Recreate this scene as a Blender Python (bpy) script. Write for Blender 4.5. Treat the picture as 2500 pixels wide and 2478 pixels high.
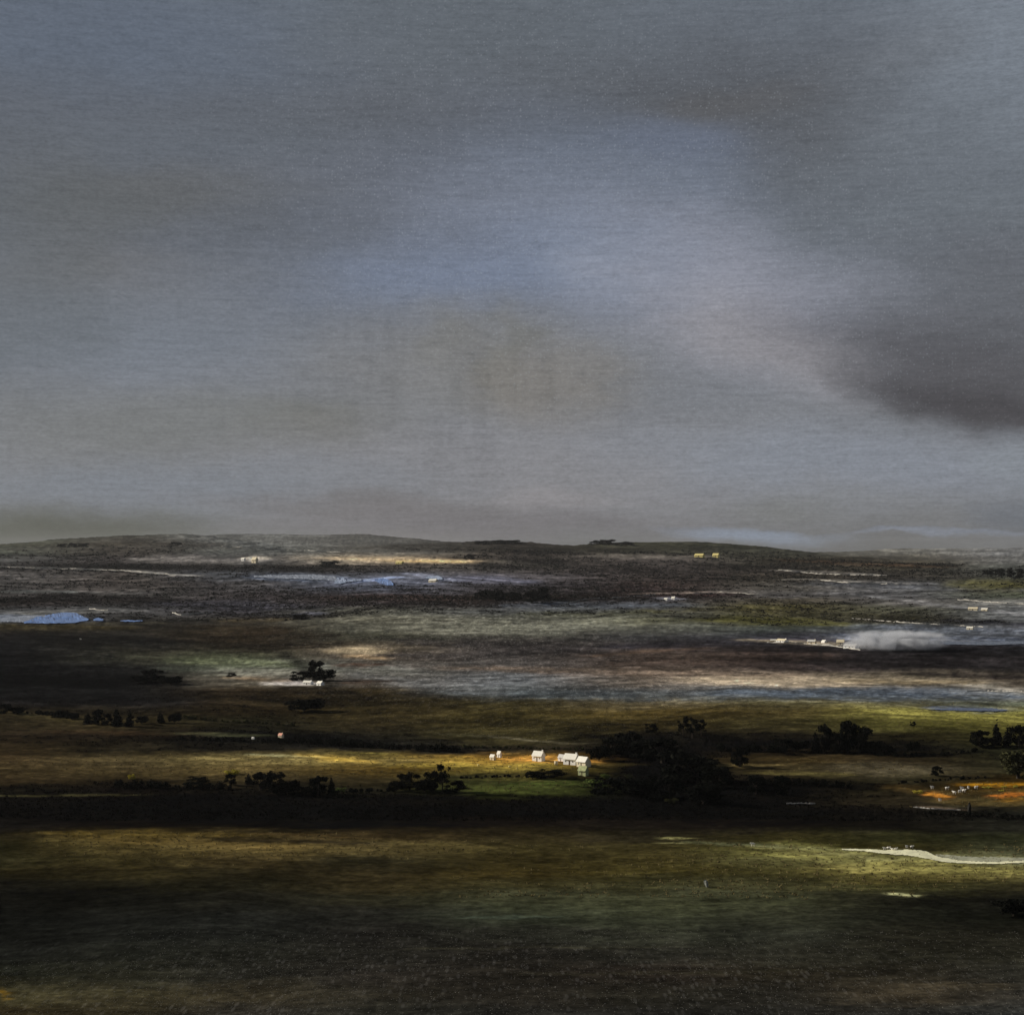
import bpy, math, random
import numpy as np
from mathutils import Vector

random.seed(7)
RNG = np.random.default_rng(7)
R = math.radians
for o in list(bpy.data.objects): bpy.data.objects.remove(o)
scene = bpy.context.scene

# ------------------------------------------------------------------ camera
F = 3847.0            # focal length in photo pixels (photo is 2500 wide)
HZ = 1340.0           # photo row of eye level
cam_d = bpy.data.cameras.new('camera')
cam = bpy.data.objects.new('camera', cam_d)
scene.collection.objects.link(cam)
cam.location = (0, 0, 0)
cam.rotation_euler = (R(90), 0, 0)
cam_d.sensor_fit = 'HORIZONTAL'
cam_d.sensor_width = 36.0
cam_d.lens = 36.0 * F / 2500.0
cam_d.shift_y = (HZ - 1239.0) / 2500.0
cam_d.clip_start = 1.0
cam_d.clip_end = 90000.0
scene.camera = cam

# ------------------------------------------------------------------ light
SUN_EL, SUN_AZ = 22.0, 285.0      # compass degrees, 0 = view direction, clockwise
sd = bpy.data.lights.new('sun', 'SUN')
sun = bpy.data.objects.new('sun', sd)
scene.collection.objects.link(sun)
sd.energy = 5.0
sd.angle = R(0.6)
sd.color = (1.0, 0.93, 0.80)
_a, _e = R(SUN_AZ), R(SUN_EL)
to_sun = Vector((math.sin(_a) * math.cos(_e), math.cos(_a) * math.cos(_e), math.sin(_e)))
sun.rotation_euler = to_sun.to_track_quat('Z', 'Y').to_euler()

scene.view_settings.view_transform = 'Standard'
scene.view_settings.look = 'None'
scene.view_settings.exposure = 0.0
scene.view_settings.gamma = 1.0
scene.render.engine = 'CYCLES'
scene.render.resolution_x = 1024
scene.render.resolution_y = 1014
scene.cycles.volume_bounces = 1
scene.cycles.transparent_max_bounces = 16

def lin(c):
    c = np.asarray(c, dtype=float) / 255.0
    return np.where(c <= 0.04045, c / 12.92, ((c + 0.055) / 1.055) ** 2.4)
def linc(c):
    v = lin(c); return (float(v[0]), float(v[1]), float(v[2]), 1.0)

# ------------------------------------------------------------------ world: overcast storm sky over a Nishita sky
world = bpy.data.worlds.new('World')
scene.world = world
world.use_nodes = True
nt = world.node_tree
nt.nodes.clear()
def N(tree, kind, **kw):
    n = tree.nodes.new(kind)
    for k, v in kw.items(): setattr(n, k, v)
    return n
def L(tree, a, b): tree.links.new(a, b)
def math_n(tree, op, a, b=None, c=None, clamp=False):
    n = tree.nodes.new('ShaderNodeMath'); n.operation = op; n.use_clamp = clamp
    for i, v in enumerate((a, b, c)):
        if v is None: continue
        if isinstance(v, (int, float)): n.inputs[i].default_value = v
        else: tree.links.new(v, n.inputs[i])
    return n.outputs[0]
def mixc(tree, fac, a, b, blend='MIX'):
    n = tree.nodes.new('ShaderNodeMix'); n.data_type = 'RGBA'; n.blend_type = blend
    for s, v in ((n.inputs[0], fac), (n.inputs[6], a), (n.inputs[7], b)):
        if isinstance(v, (int, float)): s.default_value = v
        elif isinstance(v, tuple): s.default_value = v
        else: tree.links.new(v, s)
    return n.outputs[2]
def maprange(tree, v, a, b, c=0.0, d=1.0, smooth=True):
    n = tree.nodes.new('ShaderNodeMapRange')
    n.interpolation_type = 'SMOOTHSTEP' if smooth else 'LINEAR'
    tree.links.new(v, n.inputs[0])
    for i, x in zip((1, 2, 3, 4), (a, b, c, d)): n.inputs[i].default_value = x
    return n.outputs[0]
def noise(tree, vec, scale, detail=3.0, rough=0.5, dist=0.0):
    n = tree.nodes.new('ShaderNodeTexNoise')
    n.inputs['Scale'].default_value = scale; n.inputs['Detail'].default_value = detail
    n.inputs['Roughness'].default_value = rough; n.inputs['Distortion'].default_value = dist
    tree.links.new(vec, n.inputs['Vector'])
    return n

tc = N(nt, 'ShaderNodeTexCoord')
nrm = N(nt, 'ShaderNodeVectorMath', operation='NORMALIZE'); L(nt, tc.outputs['Generated'], nrm.inputs[0])
sep = N(nt, 'ShaderNodeSeparateXYZ'); L(nt, nrm.outputs[0], sep.inputs[0])
az = math_n(nt, 'ARCTAN2', sep.outputs[0], sep.outputs[1])
el = math_n(nt, 'ARCSINE', sep.outputs[2])
comb = N(nt, 'ShaderNodeCombineXYZ'); L(nt, az, comb.inputs[0]); L(nt, el, comb.inputs[1])
# ragged edges: the cloud field is warped by noise, more along the wind than up
wmap = N(nt, 'ShaderNodeMapping'); wmap.inputs['Scale'].default_value = (7.0, 16.0, 1.0); L(nt, comb.outputs[0], wmap.inputs[0])
wn = noise(nt, wmap.outputs[0], 1.0, 6.0, 0.6)
ws = N(nt, 'ShaderNodeVectorMath', operation='SUBTRACT'); L(nt, wn.outputs['Color'], ws.inputs[0]); ws.inputs[1].default_value = (0.5, 0.5, 0.5)
wm = N(nt, 'ShaderNodeVectorMath', operation='MULTIPLY'); L(nt, ws.outputs[0], wm.inputs[0]); wm.inputs[1].default_value = (0.16, 0.045, 0.0)
wv = N(nt, 'ShaderNodeVectorMath', operation='ADD'); L(nt, comb.outputs[0], wv.inputs[0]); L(nt, wm.outputs[0], wv.inputs[1])
wsep = N(nt, 'ShaderNodeSeparateXYZ'); L(nt, wv.outputs[0], wsep.inputs[0])

def row_el(row, px=1250.0):
    return math.atan((HZ - row) / F * math.cos(math.atan((px - 1250.0) / F)))
ramp = N(nt, 'ShaderNodeValToRGB')
rr = [(1420, (70, 72, 72)), (1340, (100, 101, 103)), (1250, (113, 115, 119)), (1100, (117, 119, 124)), (850, (110, 113, 120)),
      (600, (98, 102, 110)), (300, (88, 91, 97)), (0, (96, 102, 110)), (-900, (92, 98, 106)), (-4000, (84, 89, 98))]
e0, e1 = row_el(1420), row_el(-4000)
cr = ramp.color_ramp
while len(cr.elements) < len(rr): cr.elements.new(0.5)
for elem, (row, c) in zip(cr.elements, rr):
    elem.position = (row_el(row) - e0) / (e1 - e0)
    elem.color = linc(c)
t = maprange(nt, wsep.outputs[1], e0, e1, smooth=False)
L(nt, t, ramp.inputs[0])
col = ramp.outputs[0]
# banks and gaps of cloud: (x, y, rx, ry, tilt, colour, cover)
SKY = [
 (150, 60, 900, 230, 3, (90, 98, 111), .8),
 (1150, 60, 600, 200, 0, (88, 93, 98), .6),
 (2450, 150, 420, 420, 20, (116, 123, 132), .9),
 (2200, 130, 300, 120, 10, (104, 108, 114), .5),
 (1750, 260, 620, 190, -4, (80, 82, 86), .75),
 (1780, 250, 300, 70, 6, (86, 84, 83), .4),
 (1100, 470, 800, 190, 10, (80, 83, 89), .75),
 (350, 470, 500, 110, 4, (90, 90, 88), .6),
 (500, 330, 700, 90, 2, (92, 98, 106), .4),
 (120, 520, 380, 230, 10, (88, 91, 93), .5),
 (230, 700, 420, 200, -8, (100, 98, 96), .5),
 (1500, 460, 560, 230, -12, (102, 110, 124), .7),
 (1650, 350, 300, 90, 0, (98, 106, 124), .5),
 (1450, 620, 900, 270, -10, (116, 122, 136), .8),
 (1120, 665, 520, 180, 3, (108, 118, 138), .7),
 (1500, 640, 300, 130, -8, (120, 130, 148), .6),
 (1850, 740, 560, 250, -14, (138, 140, 151), .85),
 (1900, 850, 420, 150, -16, (136, 133, 136), .7),
 (2250, 420, 500, 300, 10, (96, 101, 107), .6),
 (2420, 520, 300, 100, -5, (102, 108, 114), .5),
 (2430, 760, 520, 300, 20, (88, 90, 95), .8),
 (2460, 930, 700, 190, -16, (74, 72, 76), .85),
 (2460, 1000, 560, 84, -12, (62, 59, 63), .85),
 (300, 820, 620, 180, 3, (108, 115, 126), .6),
 (60, 760, 260, 320, 0, (90, 94, 98), .5),
 (1150, 900, 620, 190, 3, (120, 119, 118), .7),
 (1240, 850, 90, 150, 6, (106, 105, 99), .45),
 (1070, 830, 130, 90, 0, (110, 109, 104), .35),
 (1330, 960, 260, 150, 0, (118, 112, 104), .5),
 (420, 1040, 620, 110, 2, (106, 107, 103), .45),
 (780, 1050, 330, 90, -5, (104, 102, 94), .5),
 (1300, 1160, 1000, 190, 0, (126, 126, 131), .8),
 (2150, 1135, 820, 125, -3, (124, 129, 139), .95),
 (2480, 1130, 200, 90, 0, (126, 132, 140), .6),
 (400, 1190, 800, 90, 1, (112, 119, 130), .6),
 (900, 1232, 560, 45, -3, (103, 100, 102), .6),
 (1320, 1215, 260, 40, 0, (134, 131, 134), .6),
 (1150, 1280, 700, 60, 0, (106, 103, 107), .7),
 (120, 1310, 560, 85, 2, (68, 72, 62), .85),
 (1900, 1240, 260, 50, 0, (108, 110, 108), .4),
 (1850, 1312, 330, 26, -4, (140, 154, 176), .7),
 (2330, 1308, 330, 13, 0, (136, 146, 166), .45),
 (2480, 1270, 170, 70, 0, (92, 98, 108), .7),
]
for (cx, cy, rx, ry, tilt, c, a) in SKY:
    m = N(nt, 'ShaderNodeMapping', vector_type='TEXTURE')
    m.inputs['Location'].default_value = (math.atan((cx - 1250.0) / F), row_el(cy, cx), 0)
    m.inputs['Rotation'].default_value = (0, 0, R(tilt))
    m.inputs['Scale'].default_value = (rx / F, ry / F, 1)
    L(nt, wv.outputs[0], m.inputs[0])
    ln = N(nt, 'ShaderNodeVectorMath', operation='LENGTH'); L(nt, m.outputs[0], ln.inputs[0])
    f = maprange(nt, ln.outputs['Value'], 0.12, 1.08, a, 0.0)
    col = mixc(nt, f, col, linc(c))
# fine wind streaks and sleet grain
def stretched(sx, sy):
    m = N(nt, 'ShaderNodeMapping'); m.inputs['Scale'].default_value = (sx, sy, 1); L(nt, comb.outputs[0], m.inputs[0]); return m.outputs[0]
n1 = noise(nt, stretched(28, 420), 1.0, 5.0, 0.65)
n2 = noise(nt, stretched(5, 22), 1.0, 6.0, 0.6)
n3 = noise(nt, stretched(300, 620), 1.0, 3.0, 0.7)
g = math_n(nt, 'ADD', maprange(nt, n1.outputs[0], .3, .7, 1.02, 1.22, False), maprange(nt, n2.outputs[0], .3, .7, -.07, .07, False))
g = math_n(nt, 'ADD', g, maprange(nt, n3.outputs[0],   .25, .75, -.17, .17, False))
n5 = noise(nt, stretched(95, 230), 1.0, 4.0, 0.7)
g = math_n(nt, 'ADD', g, maprange(nt, n5.outputs[0], .3, .7, -.10, .10, False))
# thin rain veils hanging under the cloud
n4 = noise(nt, stretched(46, 7), 1.0, 5.0, 0.6)
vm = N(nt, 'ShaderNodeMapping', vector_type='TEXTURE')
vm.inputs['Location'].default_value = (math.atan(-80 / F), row_el(950), 0); vm.inputs['Scale'].default_value = (620 / F, 330 / F, 1); L(nt, comb.outputs[0], vm.inputs[0])
vl = N(nt, 'ShaderNodeVectorMath', operation='LENGTH'); L(nt, vm.outputs[0], vl.inputs[0])
g = math_n(nt, 'SUBTRACT', g, math_n(nt, 'MULTIPLY', maprange(nt, n4.outputs[0], .42, .75, 0, .20), maprange(nt, vl.outputs['Value'], .3, 1.0, 1, 0)))
gc = N(nt, 'ShaderNodeCombineXYZ')
for i in range(3): L(nt, g, gc.inputs[i])
col = mixc(nt, 1.0, col, gc.outputs[0], 'MULTIPLY')
vor = N(nt, 'ShaderNodeTexVoronoi'); vor.inputs['Scale'].default_value = 520.0; L(nt, comb.outputs[0], vor.inputs['Vector'])
vs = N(nt, 'ShaderNodeSeparateColor'); L(nt, vor.outputs['Color'], vs.inputs[0])
dot = math_n(nt, 'MULTIPLY', maprange(nt, vor.outputs['Distance'], .05, .42, 1, 0), maprange(nt, vs.outputs[0], .1, .95, 0, 1))
mm = N(nt, 'ShaderNodeMapping', vector_type='TEXTURE')
mm.inputs['Location'].default_value = (math.atan(250 / F), row_el(560), 0); mm.inputs['Scale'].default_value = (1350 / F, 720 / F, 1); mm.inputs['Rotation'].default_value = (0, 0, R(-12))
L(nt, comb.outputs[0], mm.inputs[0])
ml = N(nt, 'ShaderNodeVectorMath', operation='LENGTH'); L(nt, mm.outputs[0], ml.inputs[0])
dot = math_n(nt, 'MULTIPLY', dot, maprange(nt, ml.outputs['Value'],   .4, 1.0, .20, 0.03))
col = mixc(nt, dot, col, linc((176, 182, 190)))

sky = N(nt, 'ShaderNodeTexSky', sky_type='NISHITA')
sky.sun_disc = False; sky.sun_elevation = R(SUN_EL); sky.sun_rotation = R(SUN_AZ)
bg1 = N(nt, 'ShaderNodeBackground'); L(nt, sky.outputs[0], bg1.inputs[0]); bg1.inputs[1].default_value = 0.1
bg2 = N(nt, 'ShaderNodeBackground'); L(nt, col, bg2.inputs[0]); bg2.inputs[1].default_value = 1.0
ms = N(nt, 'ShaderNodeMixShader'); ms.inputs[0].default_value = 0.97
L(nt, bg1.outputs[0], ms.inputs[1]); L(nt, bg2.outputs[0], ms.inputs[2])
wo = N(nt, 'ShaderNodeOutputWorld'); L(nt, ms.outputs[0], wo.inputs[0])

# ------------------------------------------------------------------ object helpers
def tag(o, label=None, cat=None, group=None, kind=None):
    if label: o['label'] = label
    if cat: o['category'] = cat
    if group: o['group'] = group
    if kind: o['kind'] = kind
    return o
def link(o, parent=None):
    scene.collection.objects.link(o)
    if parent: o.parent = parent
    return o
def mesh_obj(name, verts, faces, mat, parent=None, smooth=False):
    me = bpy.data.meshes.new(name)
    me.from_pydata([tuple(map(float, v)) for v in verts], [], [tuple(int(i) for i in f) for f in faces])
    if smooth: me.polygons.foreach_set('use_smooth', [True] * len(me.polygons))
    me.materials.append(mat)
    me.update()
    return link(bpy.data.objects.new(name, me), parent)
def empty(name, loc, rz=0.0):
    o = bpy.data.objects.new(name, None); o.empty_display_size = 1
    o.location = loc; o.rotation_euler = (0, 0, rz)
    return link(o)
def copy_tree(o, parent=None):
    c = o.copy(); link(c)
    c.parent = parent
    for ch in list(o.children): copy_tree(ch, c)
    return c

def simple_mat(name, c, rough=0.9, var=0.25, scale=1.0, spec=0.2, bump=0.0):
    m = bpy.data.materials.new(name); m.use_nodes = True
    t = m.node_tree; b = t.nodes['Principled BSDF']
    tc = t.nodes.new('ShaderNodeTexCoord')
    n = noise(t, tc.outputs['Object'], scale, 5.0, 0.65)
    f = maprange(t, n.outputs[0], .3, .7, 0, 1, False)
    lo = tuple(x * (1 - var) for x in c) + (1.0,)
    hi = tuple(min(1, x * (1 + var)) for x in c) + (1.0,)
    L(t, mixc(t, f, lo, hi), b.inputs['Base Color'])
    b.inputs['Roughness'].default_value = rough
    b.inputs['Specular IOR Level'].default_value = spec
    if bump:
        bn = t.nodes.new('ShaderNodeBump'); bn.inputs['Strength'].default_value = bump
        L(t, n.outputs[0], bn.inputs['Height']); L(t, bn.outputs[0], b.inputs['Normal'])
    return m

# ------------------------------------------------------------------ terrain height
def vnoise(x, y, seed=0):
    """smooth value noise on arrays"""
    x = np.asarray(x, dtype=float); y = np.asarray(y, dtype=float)
    xi = np.floor(x).astype(np.int64); yi = np.floor(y).astype(np.int64)
    fx = x - xi; fy = y - yi
    fx = fx * fx * (3 - 2 * fx); fy = fy * fy * (3 - 2 * fy)
    def h(i, j):
        n = (i * 374761393 + j * 668265263 + seed * 1442695041) & 0x7fffffff
        n = ((n ^ (n >> 13)) * 1274126177) & 0x7fffffff
        n = (n ^ (n >> 16)) & 0x7fffffff
        return (n % 65536) / 65535.0
    return (h(xi, yi) * (1 - fx) * (1 - fy) + h(xi + 1, yi) * fx * (1 - fy)
            + h(xi, yi + 1) * (1 - fx) * fy + h(xi + 1, yi + 1) * fx * fy)
def fbm(x, y, seed=0, octs=4, gain=0.5):
    s = 0.0; a = 1.0; tot = 0.0
    for k in range(octs):
        s = s + a * (vnoise(x * 2 ** k, y * 2 ** k, seed + 17 * k) - 0.5); tot += a; a *= gain
    return s / tot * 2.0

H0 = 120.0
SKX = [-900, 0, 150, 300, 450, 600, 700, 850, 1000, 1200, 1300, 1400, 1500, 1700, 1850, 2000, 2200, 2350, 2500, 3400]
SKY1 = [1350, 1332, 1318, 1308, 1305, 1322, 1338, 1338, 1328, 1322, 1326, 1334, 1326, 1326, 1336, 1352, 1370, 1370, 1374, 1380]
FAX = [-900, 0, 300, 550, 900, 1100, 1500, 1900, 2200, 2500, 3400]
FAY = [1334, 1334, 1330, 1306, 1306, 1324, 1345, 1352, 1342, 1340, 1335]
def height(x, y):
    x = np.asarray(x, dtype=float); y = np.asarray(y, dtype=float)
    yy = np.maximum(y, 30.0)
    px = 1250.0 + F * x / np.maximum(yy, 400.0)
    px = np.clip(px, -900, 3400)
    s1 = -(np.interp(px, SKX, SKY1) - HZ) / F * 7200.0
    s2 = -(np.interp(px, FAX, FAY) - HZ) / F * 13500.0
    base = np.interp(yy, [0, 1500, 2000, 2800, 3600, 4600, 5200], [-H0, -H0, -111, -101, -90, -66, -52])
    t = np.clip((yy - 4600) / 2600.0, 0, 1); t = t * t * (3 - 2 * t)
    z = base * (1 - t) + s1 * t
    t = np.clip((yy - 7400) / 1800.0, 0, 1); t = t * t * (3 - 2 * t)
    z = z * (1 - t) + (s1 - 90) * t
    t = np.clip((yy - 10000) / 3500.0, 0, 1); t = t * t * (3 - 2 * t)
    z = z * (1 - t) + s2 * t
    t = np.clip((yy - 13500) / 8000.0, 0, 1); t = t * t * (3 - 2 * t)
    z = z * (1 - t) + (-150) * t
    A = np.interp(yy, [0, 600, 1500, 2500, 4500, 7000, 9000], [3.0, 4.0, 6.0, 11.0, 17.0, 9.0, 16.0])
    z = z + A * fbm(x / 330.0, yy / 300.0, 3, 3)
    A2 = np.interp(yy, [0, 400, 900, 2500, 7000], [.4, .5, 1.1, 2.4, 5.0])
    S2 = 9.0
    z = z + A2 * fbm(x / (S2 * 2.2), yy / (S2 * 3.0), 9, 4, 0.6)
    return z
def at(px, py):
    """ground point seen at photo pixel (px, py)"""
    ys = np.geomspace(250, 16000, 4000)
    xs = (px - 1250.0) / F * ys
    ray = -(py - HZ) / F * ys
    below = np.nonzero(ray <= height(xs, ys))[0]
    i = below[0] if len(below) else np.argmin(np.abs(ys - 7200))
    return Vector((xs[i], ys[i], float(height(xs[i], ys[i]))))
def at_many(P):
    P = np.asarray(P, float)
    ys = np.geomspace(250, 16000, 3000)[None, :]
    xs = (P[:, :1] - 1250.0) / F * ys
    ray = -(P[:, 1:] - HZ) / F * ys
    hit = ray <= height(xs, np.broadcast_to(ys, xs.shape))
    i = np.where(hit.any(1), hit.argmax(1), 2400)
    r = np.arange(len(P))
    X = xs[r, i]; Y = ys[0, i]
    return np.stack([X, Y, height(X, Y)], 1)

# ------------------------------------------------------------------ land colours: moor, grass and peat, with cloud shade and sunlight painted in
COLX = [0, 300, 600, 900, 1250, 1600, 1900, 2200, 2500]
ROWS = {
1290: [(66,70,60),(70,72,68),(84,86,86),(88,88,88),(92,92,94),(96,100,104),(100,104,108),(102,104,108),(98,102,106)],
1320: [(76,79,72),(66,64,60),(92,93,92),(88,88,86),(54,50,46),(54,54,44),(60,62,52),(98,98,94),(98,100,102)],  # left and centre crest paled towards the sky, mist put into the colour
1345: [(76,79,72),(60,56,52),(86,88,86),(84,83,80),(50,46,42),(55,54,46),(58,58,50),(95,94,90),(95,96,98)],
1365: [(80,80,80),(60,56,56),(85,84,84),(130,120,105),(60,55,52),(75,70,68),(50,48,40),(70,66,58),(85,85,85)],
1385: [(52,50,50),(40,38,38),(45,43,42),(60,55,52),(55,52,50),(60,55,54),(50,46,42),(55,52,44),(70,72,70)],
1405: [(70,68,68),(58,54,52),(75,78,85),(70,72,80),(75,72,76),(62,56,55),(60,55,48),(62,58,54),(60,62,58)],
1430: [(72,70,70),(75,70,68),(70,68,70),(95,100,115),(72,70,76),(58,48,46),(75,72,68),(80,80,82),(75,72,50)],
1455: [(75,72,72),(78,76,76),(58,54,56),(50,42,40),(38,34,32),(50,42,42),(82,80,80),(85,85,88),(80,85,72)],
1470: [(40,36,36),(48,44,44),(52,50,54),(55,50,52),(42,36,34),(70,66,68),(75,70,60),(90,88,88),(110,110,108)],
1490: [(65,66,68),(70,70,72),(58,56,62),(90,90,82),(80,82,84),(80,82,88),(70,66,45),(72,72,60),(100,102,105)],
1515: [(92,98,110),(50,48,46),(52,50,46),(100,98,86),(118,118,108),(85,85,68),(68,66,48),(60,58,50),(95,97,100)],
1535: [(60,55,42),(40,38,34),(60,52,40),(92,90,80),(108,108,98),(85,86,80),(65,70,68),(85,90,95),(95,97,105)],
1560: [(30,28,28),(38,36,32),(45,38,28),(80,78,68),(75,72,68),(60,60,62),(50,50,58),(110,112,118),(80,84,92)],
1580: [(30,30,32),(48,46,38),(50,46,38),(110,100,84),(70,66,66),(58,50,48),(36,34,36),(70,70,74),(50,50,55)],
1605: [(28,28,30),(60,60,50),(62,64,50),(90,82,74),(85,80,78),(80,70,64),(48,42,42),(40,38,40),(42,40,42)],
1630: [(26,26,27),(38,38,38),(85,90,78),(105,105,100),(90,88,88),(88,78,72),(60,52,50),(40,37,38),(42,40,42)],
1660: [(25,25,26),(28,28,28),(100,95,85),(85,80,74),(95,98,102),(115,105,95),(155,142,124),(125,115,98),(75,68,60)],
1690: [(24,24,24),(30,30,30),(48,40,28),(50,42,26),(78,82,84),(85,88,90),(85,92,100),(85,90,98),(120,118,112)],
1715: [(30,28,28),(30,28,28),(45,38,26),(52,45,28),(62,56,34),(110,100,76),(90,85,60),(88,85,62),(95,100,85)],
1740: [(50,44,32),(45,40,30),(42,35,22),(52,45,26),(62,55,30),(85,72,38),(75,66,38),(100,95,50),(115,112,60)],
1765: [(52,46,32),(55,48,30),(38,36,24),(48,42,26),(58,52,28),(52,45,24),(60,55,32),(85,82,42),(100,96,48)],
1800: [(45,38,28),(40,34,26),(24,24,20),(30,28,20),(65,60,36),(26,24,18),(32,28,20),(40,36,22),(60,58,32)],
1830: [(50,42,28),(38,34,24),(35,32,26),(32,32,30),(45,40,30),(22,20,18),(26,22,18),(24,22,18),(40,40,26)],
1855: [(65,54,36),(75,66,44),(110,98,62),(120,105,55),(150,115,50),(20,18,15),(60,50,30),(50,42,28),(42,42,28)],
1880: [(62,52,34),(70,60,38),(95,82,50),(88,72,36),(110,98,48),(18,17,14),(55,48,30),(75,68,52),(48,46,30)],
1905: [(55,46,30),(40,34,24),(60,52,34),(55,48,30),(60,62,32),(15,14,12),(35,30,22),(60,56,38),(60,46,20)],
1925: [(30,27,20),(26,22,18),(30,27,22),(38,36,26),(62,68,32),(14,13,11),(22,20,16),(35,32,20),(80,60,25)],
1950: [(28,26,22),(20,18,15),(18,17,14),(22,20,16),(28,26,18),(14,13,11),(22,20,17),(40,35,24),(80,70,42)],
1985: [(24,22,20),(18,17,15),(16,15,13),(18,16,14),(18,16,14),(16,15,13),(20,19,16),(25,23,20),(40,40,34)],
2015: [(24,22,20),(28,24,20),(22,20,16),(18,17,14),(26,22,18),(28,24,20),(24,21,18),(28,26,20),(34,34,28)],
2045: [(38,34,20),(78,66,34),(70,60,34),(62,52,32),(48,42,26),(42,38,26),(50,46,24),(46,46,26),(44,46,30)],
2070: [(38,36,20),(80,70,40),(90,78,46),(75,66,40),(60,54,30),(55,50,28),(68,66,34),(48,44,20),(60,62,44)],
2100: [(42,40,24),(56,50,28),(58,50,30),(45,42,28),(52,46,24),(62,56,30),(80,78,48),(100,98,62),(110,110,80)],
2130: [(40,36,20),(45,40,22),(42,38,24),(48,42,26),(60,52,26),(62,56,28),(66,62,34),(95,88,48),(95,90,55)],
2160: [(28,26,18),(30,28,18),(34,32,22),(48,42,26),(54,50,30),(56,54,34),(58,56,36),(60,58,34),(45,42,26)],
2190: [(22,21,18),(26,25,20),(28,27,22),(38,36,26),(58,58,42),(58,58,42),(58,58,42),(35,34,26),(26,25,20)],
2240: [(22,22,20),(26,26,24),(30,30,28),(34,33,30),(52,54,44),(54,55,44),(50,50,40),(30,30,24),(28,28,22)],
2280: [(22,22,20),(28,28,26),(32,32,30),(34,32,30),(44,43,38),(50,50,42),(44,44,38),(34,32,26),(36,34,28)],
2330: [(26,26,24),(34,34,30),(36,35,31),(36,34,31),(36,33,30),(40,38,34),(44,42,36),(36,34,28),(36,34,28)],
2380: [(36,36,30),(44,42,34),(42,40,36),(40,36,33),(38,34,30),(42,36,32),(42,37,30),(40,36,30),(40,38,34)],
2430: [(66,60,42),(60,54,40),(52,46,36),(44,40,34),(40,36,32),(40,37,32),(40,37,33),(62,54,44),(56,52,48)],
2478: [(50,42,28),(52,46,34),(50,46,42),(44,42,38),(42,40,38),(36,34,32),(36,34,32),(44,42,40),(46,46,46)],
}
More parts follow.
